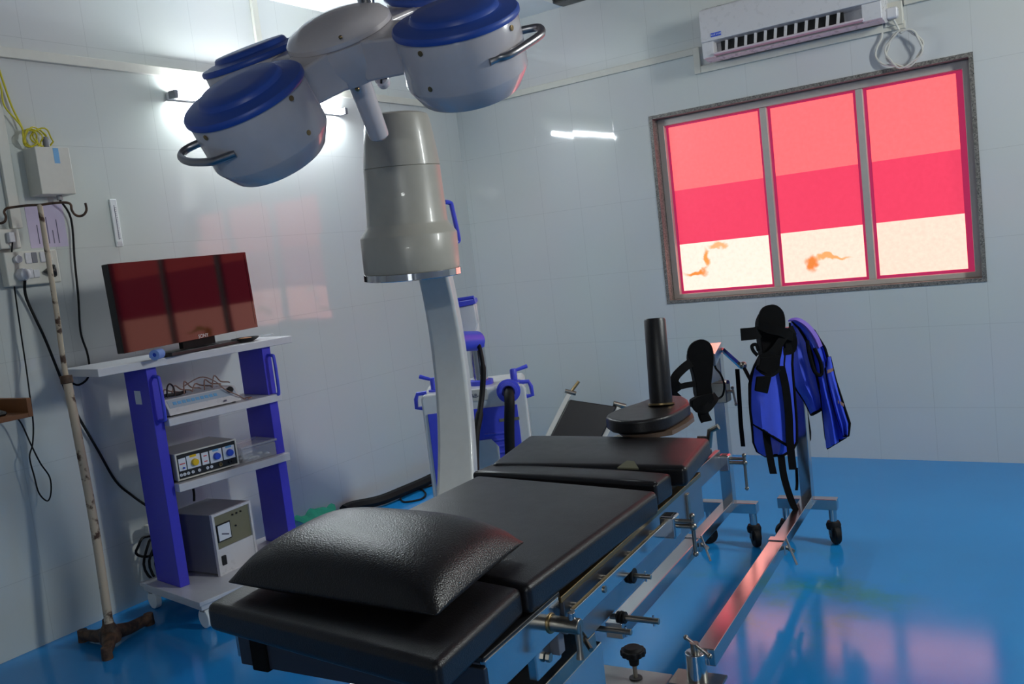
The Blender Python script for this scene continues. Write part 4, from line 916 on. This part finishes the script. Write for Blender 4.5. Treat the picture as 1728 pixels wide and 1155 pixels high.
# ------------------------------------------------------------------ traction boots
def boot(label, outline, dep, straps, lumps, cat='boot'):
    pts = [Q(a, b, d=dep) for a, b in outline]; c = sum(pts, V((0, 0, 0)))/len(pts)
    t = thing('traction_boot', label, cat, c-up*.14, 'traction boots')
    obj('sole', MB().prism(sm(pts, 3, True), CF*.026), M['fabric'], t, .005)
    low = [p for p in pts if p.z < c.z-.02]
    ins = sm([c+(p-c)*.86+CF*.0262 for p in pts], 3, True)
    n = len(ins); vs = []; 
    for k, (f, e) in enumerate(((1, 0), (1.0, .03), (.95, .06), (.86, .085))): vs += [c+CF*.0262+(p-c-CF*.0262)*f+CF*e for p in ins]
    fs = [(k*n+i, k*n+(i+1) % n, (k+1)*n+(i+1) % n, (k+1)*n+i) for k in range(3) for i in range(n)]+[list(range(n)), list(range(3*n, 4*n))]
    obj('upper', MB().add(vs, fs), M['fabric'], t)
    for k, (pp, w, wd) in enumerate(straps):
        P_ = sm([Q(a, b, d=dd) for a, b, dd in pp], 5)
        wl = CR*wd[0]-CU*wd[1] if wd else None
        wid = []
        for i in range(len(P_)):
            if wl is not None: wid.append(wl)
            else:
                dr = (P_[min(i+1, len(P_)-1)]-P_[max(i-1, 0)]).normalized(); wid.append(dr.cross(CF))
        obj('strap', MB().strap(P_, w, .003, wid), M['fabric'], t)
    for pp, th_ in lumps: obj('pad', MB().prism([Q(a, b, d=dd) for a, b, dd in pp], CF*th_), M['fabric'], t, .004)
    return t
boot('black traction boot with loose straps, beside the upright black post', [(1183, 573), (1196, 577), (1203, 588), (1205, 605), (1203, 630), (1201, 650), (1203, 668), (1196, 684), (1184, 689), (1177, 680), (1175, 655), (1170, 630), (1163, 608), (1161, 594), (1168, 580)], 3.60,
     [([(1166, 612, 3.6), (1153, 622, 3.57), (1140, 636, 3.55), (1137, 650, 3.55), (1143, 662, 3.56)], .036, None), ([(1174, 648, 3.6), (1160, 650, 3.58), (1147, 652, 3.56), (1138, 642, 3.55)], .024, None), ([(1140, 640, 3.55), (1134, 652, 3.55), (1137, 664, 3.56), (1146, 673, 3.57)], .028, None),
      ([(1170, 676, 3.58), (1178, 690, 3.57), (1192, 690, 3.57), (1204, 676, 3.6), (1209, 668, 3.64)], .034, None), ([(1206, 602, 3.62), (1207, 620, 3.62), (1216, 632, 3.65), (1222, 650, 3.68), (1219, 668, 3.68), (1207, 675, 3.64)], .008, None), ([(1186, 688, 3.585), (1187, 700, 3.58), (1192, 711, 3.57)], .045, None)],
     [([(1168, 676, 3.575), (1178, 670, 3.575), (1203, 664, 3.58), (1206, 674, 3.59), (1196, 690, 3.58), (1180, 692, 3.57), (1168, 688, 3.57)], .06), ([(1178, 694, 3.57), (1196, 692, 3.57), (1196, 702, 3.57), (1203, 710, 3.57), (1184, 714, 3.57)], .008)])
boot('black traction boot hanging highest, in front of the blue apron', [(1303, 514), (1314, 517), (1323, 527), (1326, 543), (1325, 562), (1321, 590), (1316, 612), (1308, 626), (1298, 626), (1289, 612), (1286, 590), (1283, 568), (1281, 548), (1282, 532), (1289, 519)], 3.60,
     [([(1282, 560, 3.59), (1272, 563, 3.58), (1250, 565, 3.57)], .05, None), ([(1282, 549, 3.585), (1300, 556, 3.575), (1318, 560, 3.575), (1330, 566, 3.59), (1342, 570, 3.62)], .036, None), ([(1340, 556, 3.62), (1325, 566, 3.59), (1310, 588, 3.575), (1298, 600, 3.57), (1283, 606, 3.57)], .034, None),
      ([(1278, 600, 3.59), (1271, 592, 3.57), (1269, 584, 3.57), (1276, 582, 3.57), (1280, 592, 3.58)], .014, None), ([(1278, 618, 3.58), (1288, 628, 3.57), (1302, 632, 3.565), (1315, 622, 3.58)], .022, None), ([(1326, 560, 3.6), (1338, 570, 3.61), (1337, 590, 3.62), (1322, 594, 3.61)], .03, None)],
     [([(1277, 636, 3.56), (1303, 634, 3.56), (1296, 665, 3.56), (1274, 660, 3.56)], .014), ([(1284, 604, 3.565), (1318, 600, 3.565), (1316, 622, 3.565), (1300, 636, 3.565), (1280, 624, 3.565)], .05), ([(1322, 556, 3.61), (1342, 560, 3.62), (1340, 590, 3.62), (1326, 596, 3.61)], .03)])
t_ = cable('loose_strap', [Q(a, b, d=3.9) for a, b in ((1243, 624), (1245, 650), (1247, 680), (1250, 715), (1254, 754))], .004, M['fabric'], 'black strap hanging loose from the knob of the left stand', 'strap')
bpy.data.objects.remove(t_)
P_ = sm([Q(a, b, d=3.9) for a, b in ((1244, 623), (1246, 650), (1248, 680), (1250, 715), (1254, 754))], 5)
tag(obj('loose_strap', MB().strap(P_, .019, .003, CR), M['fabric']), 'long black strap hanging free from the link of the left stand', 'strap')

# ------------------------------------------------------------------ blue lead aprons
def cloth(lp, rp, dep, rows=14, cols=9, wave=.02, ph=0, th_=.008, bulge=.03, nw=2.5):
    L = resample([V((a, b, 0)) for a, b in lp], rows); R = resample([V((a, b, 0)) for a, b in rp], rows); G = []
    for i in range(rows):
        r_ = []
        for j in range(cols):
            u = j/(cols-1); v_ = i/(rows-1); p = L[i].lerp(R[i], u)
            dd = dep-bulge*math.sin(PI*u)*(.4+.6*v_)+wave*math.sin(nw*2*PI*u+ph+1.5*v_)*(.3+.7*v_)
            r_.append(Q(p.x, p.y, d=dd))
        G.append(r_)
    return G
def edge(G, sides='lrb'):
    m, n = len(G), len(G[0]); out = []
    if 'l' in sides: out += [G[i][0] for i in range(m)]
    if 'b' in sides: out += G[m-1][(1 if 'l' in sides else 0):]
    if 'r' in sides: out += [G[i][n-1] for i in range(m-(2 if 'b' in sides else 1), -1, -1)]
    return out
t = thing('lead_apron', 'blue apron with black edging, the front one on the right stand', 'apron', Q(1315, 770, d=3.75), 'lead aprons')
G = cloth([(1298, 575), (1282, 602), (1270, 625), (1265, 650), (1266, 690), (1270, 722), (1272, 748), (1278, 762), (1292, 770)], [(1340, 565), (1336, 610), (1340, 660), (1344, 710), (1345, 745), (1338, 760), (1322, 768)], 3.76, wave=.008)
obj('under_layer', MB().sheet(G, .008), M['apron'], t); obj('edging', MB().tube(edge(G), .007, 7), M['fabric'], t)
G = cloth([(1300, 570), (1284, 600), (1272, 622), (1267, 650), (1267, 690), (1271, 716)], [(1326, 572), (1322, 620), (1328, 660), (1332, 700), (1336, 757)], 3.715, bulge=.03, wave=.005)
obj('front_layer', MB().sheet(G, .008), M['apron'], t); obj('edging', MB().tube(edge(G), .006, 7), M['fabric'], t)
G = cloth([(1338, 600), (1346, 650), (1350, 700), (1352, 762)], [(1350, 600), (1359, 680), (1368, 738), (1362, 752)], 3.98, cols=5, bulge=0, wave=.006)
obj('back_layer', MB().sheet(G, .008), M['apron'], t); obj('edging', MB().tube(edge(G, 'rb'), .006, 7), M['fabric'], t)
for pp, w, dd in (([(1286, 662), (1290, 700), (1294, 740), (1300, 775), (1305, 800)], .030, 3.70), ([(1318, 618), (1326, 655), (1331, 700), (1333, 745), (1338, 793)], .032, 3.685), ([(1318, 768), (1322, 800), (1330, 830), (1340, 856), (1345, 862)], .030, 3.74), ([(1344, 790), (1345, 815), (1344, 828)], .012, 3.9)):
    obj('strap', MB().strap(sm([Q(a, b, d=dd) for a, b in pp], 5), w, .004, CR), M['fabric'], t)
t = thing('lead_apron', 'blue apron draped to the right with a purple shoulder edge', 'apron', Q(1400, 750, d=3.8), 'lead aprons')
G = cloth([(1334, 545), (1334, 580), (1333, 615), (1340, 650), (1358, 676), (1370, 700)], [(1346, 542), (1362, 570), (1376, 610), (1382, 640), (1388, 668), (1387, 690)], 3.80, wave=.022, nw=1.2, ph=1)
obj('inner_fold', MB().sheet(G, .009), M['apron'], t); obj('edging', MB().tube(edge(G, 'lb'), .008, 7), M['fabric'], t)
G = cloth([(1336, 541), (1352, 558), (1368, 590), (1376, 625), (1386, 668), (1391, 715), (1396, 757)], [(1345, 540), (1372, 556), (1392, 588), (1399, 612), (1404, 655), (1418, 690), (1427, 738)], 3.76, wave=.028, nw=1.6, ph=0)
obj('outer_fold', MB().sheet(G, .009), M['apron'], t); obj('edging', MB().tube(edge(G, 'lr'), .006, 7), M['fabric'], t)
G = cloth([(1398, 604), (1394, 625), (1402, 660), (1412, 700), (1424, 736)], [(1400, 602), (1409, 640), (1422, 680), (1434, 716), (1431, 736)], 3.72, cols=6, wave=.01, bulge=.02)
obj('side_flap', MB().sheet(G, .009), M['apron'], t); obj('edging', MB().tube(edge(G), .006, 7), M['fabric'], t)
P_ = sm([Q(a, b, d=3.73) for a, b in ((1333, 540), (1346, 540), (1362, 550), (1376, 568), (1384, 586))], 5)
obj('shoulder_binding', MB().strap(P_, .024, .008, [CF*.4+CR*.6+CU*.3]*len(P_)), M['purple'], t)
for pp in ([(1396, 628), (1406, 624)], [(1414, 678), (1424, 684)]): obj('tape_patch', MB().strap([Q(a, b, d=3.70) for a, b in pp], .014, .002, CU), M['tan'], t)
P_ = sm([Q(a, b, d=3.72) for a, b in ((1362, 575), (1366, 600), (1375, 628), (1386, 632), (1384, 610), (1374, 588))], 5); obj('arm_strap', MB().tube(P_, .008, 7), M['fabric'], t)

# ------------------------------------------------------------------ spare table section leaning on the back wall
t = thing('table_section', 'spare black table section with steel rails leaning on the back wall', 'table section', (-2.95, 4.95, 0))
dS = depth(V((-2.75, 5.08, .5)))
LT, RT = Q(962, 662, d=dS), Q(1046, 684, d=dS)
ux = (RT-LT).normalized(); dn = (Q(926, 733, d=dS-.06)-LT).normalized()
kf_ = (LT.z)/(-dn.z); LB = LT+dn*kf_; kr = (RT.z)/(-dn.z); RB = RT+dn*kr
nf = ux.cross(dn).normalized(); nf = nf if nf.dot(CF) < 0 else -nf
obj('side_rail', MB().bar(LT+dn*.02, LB-dn*.012, .03, .045, nf), M['pvc'], t, .003); obj('side_rail', MB().bar(RT+dn*.02, RB-dn*.012, .03, .045, nf), M['pvc'], t, .003)
a_, b_, c_, d_ = LT+ux*.017+dn*.055, RT-ux*.017+dn*.02, RB-ux*.017-dn*.05, LB+ux*.017-dn*.05
obj('cushion', MB().prism([p-nf*.01 for p in (a_, b_, c_, d_)], nf*.045), M['vinyl'], t, .01, 3)
obj('end_fitting', MB().cyl(LT-ux*.035+dn*.0, LT+ux*.04, .014), M['dull'], t, .002); obj('end_fitting', MB().cyl(RT-ux*.045, RT+ux*.04, .018), M['dull'], t, .003)
obj('spigot', MB().cyl(LT+ux*.005, LT-dn*.085+ux*.02, .010), M['brass'], t)

# ------------------------------------------------------------------ surgical lamp with four drums
cR_ = V((-1.126, 1.601, 1.926)); cL_ = V((-1.517, 1.337, 1.821)); nR_ = V((.196, -.466, .863)).normalized(); nL_ = V((.099, -.575, .812)).normalized()
d0 = cR_-cL_; Ls = d0.length; d0.normalize()
u_ = d0.cross(up).normalized(); w_ = u_.cross(d0); tt_ = .53; e_ = -u_*math.cos(tt_)+w_*math.sin(tt_); Nh = d0.cross(e_).normalized()
e2 = e_*math.cos(math.radians(-3))+d0*math.sin(math.radians(-3))
cBL = cL_+e2*Ls; cBR = cR_+e2*Ls
cBL = Q(430, 101, d=depth(cBL)); cBR = Q(738, -12, d=depth(cBR))
def nrm(px, py, slope, toward):
    q = math.hypot(slope, 1); v_ = ray(px, py).normalized(); b_ = CR*(slope/q)+CU*(1/q); b_ = (b_-v_*b_.dot(v_)).normalized()
    return (b_-v_*toward).normalized()
nBL = nrm(430, 101, -.45, .06); nBR = nrm(738, -12, -.17, .20)
hubc = (cL_+cR_+cBL+cBR)/4; hubc = Q(574, 58, d=depth(hubc)); 
t = thing('surgical_lamp', 'ceiling surgical lamp with four blue-capped white drums', 'surgical lamp', (hubc.x, hubc.y, 1.7))
def hitcyl(px, py, c, n, r):
    o = EYE-c; dr = ray(px, py).normalized(); o_ = o-n*o.dot(n); d_ = dr-n*dr.dot(n)
    A, B, C_ = d_.dot(d_), 2*o_.dot(d_), o_.dot(o_)-r*r; D = B*B-4*A*C_
    if D < 0: return None
    return EYE+dr*((-B-math.sqrt(D))/(2*A))
def hitplane(px, py, c, n):
    dr = ray(px, py); return EYE+dr*((c-EYE).dot(n)/dr.dot(n))
def drum(c, n, hpx, screws, hk=.058):
    dm = obj('lamp_drum', MB().lathe(c, -n, [(0, -.004), (.133, -.004), (.135, .0), (.1365, .04), (.138, .108), (.1365, .113), (.114, .152), (.108, .157), (.100, .157), (.098, .150), (0, .148)], 64), M['lampwhite'], t)
    obj('drum_cap', MB().lathe(c, n, [(.0, .0), (.139, .0), (.1405, .003), (.1405, .010), (.137, .0145), (.124, .0165), (.118, .0185), (.104, .0195), (.099, .022), (.0955, .030), (.091, .0335), (.05, .035), (0, .0355)], 64), M['lampblue'], dm)
    for a, b in screws:
        q = hitcyl(a, b, c, n, .1375)
        if q: r = (q-c); r = (r-n*r.dot(n)).normalized(); obj('screw', MB().lathe(q-r*.001, r, [(.006, 0), (.006, .0016), (.004, .002), (.0, .0012)], 12), M['brass'], dm)
    if hpx:
        pts = [hitplane(a, b, c-n*hk, n) for a, b in hpx]
        for i in (0, -1):
            r = pts[i]-(c-n*hk); r = r-n*r.dot(n)
            pts[i] = (c-n*hk)+r.normalized()*.134
    else:
        r = c-hubc; r = (r-n*r.dot(n)).normalized(); s = n.cross(r); k = c-n*hk
        pts = [k+r*.115+s*.07, k+r*.165+s*.065, k+r*.185+s*.045, k+r*.185-s*.045, k+r*.165-s*.065, k+r*.115-s*.07]
    obj('drum_handle', MB().tube(sm(pts, 5), .0088, 12), M['satin'], dm)
    obj('lens', MB().lathe(c-n*.149, -n, [(0, 0), (.096, 0), (.09, .004), (0, .005)], 40), M['clear'], dm)
    return dm
drum(cR_, nR_, [(802, 94.5), (838, 99), (862, 91), (905, 64), (914, 54), (907, 46.5), (886, 49)], [(709, 91), (864, 47), (726, 151)])
drum(cL_, nL_, [(410, 242), (376, 267), (356, 273), (322, 273.5), (307, 267), (308, 258), (320, 249), (335, 241)], [(492, 166), (347, 233), (521, 224)])
drum(cBL, nBL, None, [(369, 142)])
drum(cBR, nBR, None, [])
hb_ = obj('hub', MB().lathe(hubc, Nh, [(0, -.105), (.085, -.105), (.10, -.10), (.126, -.05), (.130, -.02), (.131, -.001), (.1255, .0), (.1255, .0025), (.131, .0035), (.1305, .014), (.118, .028), (.08, .042), (.04, .048), (0, .05)], 56), M['lampwhite'], t)
for c, n in ((cR_, nR_), (cL_, nL_), (cBL, nBL), (cBR, nBR)):
    a = hubc-Nh*.052; b = c-n*.036; d = (b-a).normalized(); sd = d.cross(Nh).normalized(); uu = sd.cross(d)
    a = a+d*.085; b = b-d*.06; vs = []
    for p, w_, h_ in ((a, .060, .050), (b, .052, .040)): vs += [p+sd*i*w_+uu*j*h_ for i, j in ((-1, -1), (1, -1), (1, 1), (-1, 1))]
    mb = MB().add(vs, [(0, 1, 2, 3), (4, 7, 6, 5)]+[(k, 4+k, 4+(k+1) % 4, (k+1) % 4) for k in range(4)])
    obj('arm', mb, M['lampwhite'], t, .008, 3)
    jb = b-d*.02-uu*.046; obj('pivot', MB().ball(jb, .014), M['white'], t)
rd0 = Q(606, 138, d=depth(hubc-Nh*.11)); rd1 = Q(641, 232, d=depth(hubc-Nh*.25))
rl_ = (rd1-rd0).length+.02
ho = obj('focus_handle', MB().lathe(rd0-(rd1-rd0).normalized()*.03, rd1-rd0, [(0, 0), (.030, 0), (.028, .05), (.0255, rl_), (.024, rl_+.008), (.017, rl_+.014), (0, rl_+.015)], 32), M['lampwhite'], t)
q = hitcyl(603, 150.5, rd0, (rd1-rd0).normalized(), .0295)
if q: obj('screw', MB().ball(q, .006), M['brass'], ho)
q = hitcyl(574.5, 63, hubc, Nh, .131)
if q: obj('screw', MB().ball(q, .0045), M['brass'], hb_)
kp = Q(644, 133, d=depth(hubc)+.12); kn = obj('lamp_knob', MB().lathe(kp, -CF, [(.018, -.03), (.018, 0), (.014, .004), (0, .005)], 24), M['white'], t)
obj('knob_cross', MB().box(kp-CF*.006, CR*.015, CU*.0025, CF*.0012).box(kp-CF*.006, CR*.0025, CU*.014, CF*.0012), M['black'], kn)
pp = Q(620, 22, d=depth(hubc)+.05); pp2 = V((pp.x, pp.y, CZ))
obj('drop_pole', MB().cyl(pp-up*.03, pp2-up*.03, .0205, n=28), M['chrome'], t)
obj('ceiling_plate', MB().lathe(pp2, (0, 0, -1), [(0, 0), (.12, 0), (.12, .02), (.06, .06), (.03, .07), (0, .07)], 40), M['white'], t)

# ------------------------------------------------------------------ camera
cam = bpy.data.cameras.new('camera'); co = bpy.data.objects.new('camera', cam); COL.objects.link(co)
from mathutils import Matrix
Rm_ = Matrix((CR, CU, -CF)).transposed().to_4x4(); Rm_.translation = EYE; co.matrix_world = Rm_
cam.sensor_width = 36; cam.lens = F/1728*36; cam.clip_start = .02
sc.camera = co

# ------------------------------------------------------------------ light
def area(name, loc, target, size, energy, c=(1, 1, 1)):
    l = bpy.data.lights.new(name, 'AREA'); l.shape = 'RECTANGLE'; l.size, l.size_y = size; l.energy = energy; l.color = c
    o = bpy.data.objects.new(name, l); COL.objects.link(o); o.location = loc
    o.rotation_euler = (V(target)-V(loc)).to_track_quat('-Z', 'Y').to_euler(); return o
area('rear_fill_lamp', (1.1, RY+.1, 2.5), (-1.2, 2, 1.0), (1.2, .08), 24, (.95, 1, .99))  # added fill lamp behind the camera, for an unseen source
area('side_fill_lamp', (RX-.1, 3.5, 2.65), (-2, 3.6, 1.2), (.3, 1.4), 125, (.95, 1, .985))  # added lamp at the right, stands in for light from out of view
area('rear_soft_fill', (.75, RY+.05, 1.25), (-1, 3, 1.2), (1.2, 2.1), 12, (.9, .96, 1))  # added soft fill at the rear wall, which has no opening
wd = bpy.data.worlds.new('world'); sc.world = wd; wd.use_nodes = True
wd.node_tree.nodes['Background'].inputs[0].default_value = (.6, .75, 1, 1); wd.node_tree.nodes['Background'].inputs[1].default_value = .3
vs_ = sc.view_settings; vs_.view_transform = 'Standard'; vs_.look = 'None'; vs_.gamma = 1; vs_.use_curve_mapping = False; vs_.exposure = 0
sc.cycles.use_denoising = True
sc.cycles.max_bounces = 8; sc.cycles.diffuse_bounces = 4; sc.cycles.glossy_bounces = 4; sc.cycles.caustics_reflective = False; sc.cycles.caustics_refractive = False
sc.cycles.sample_clamp_indirect = 6
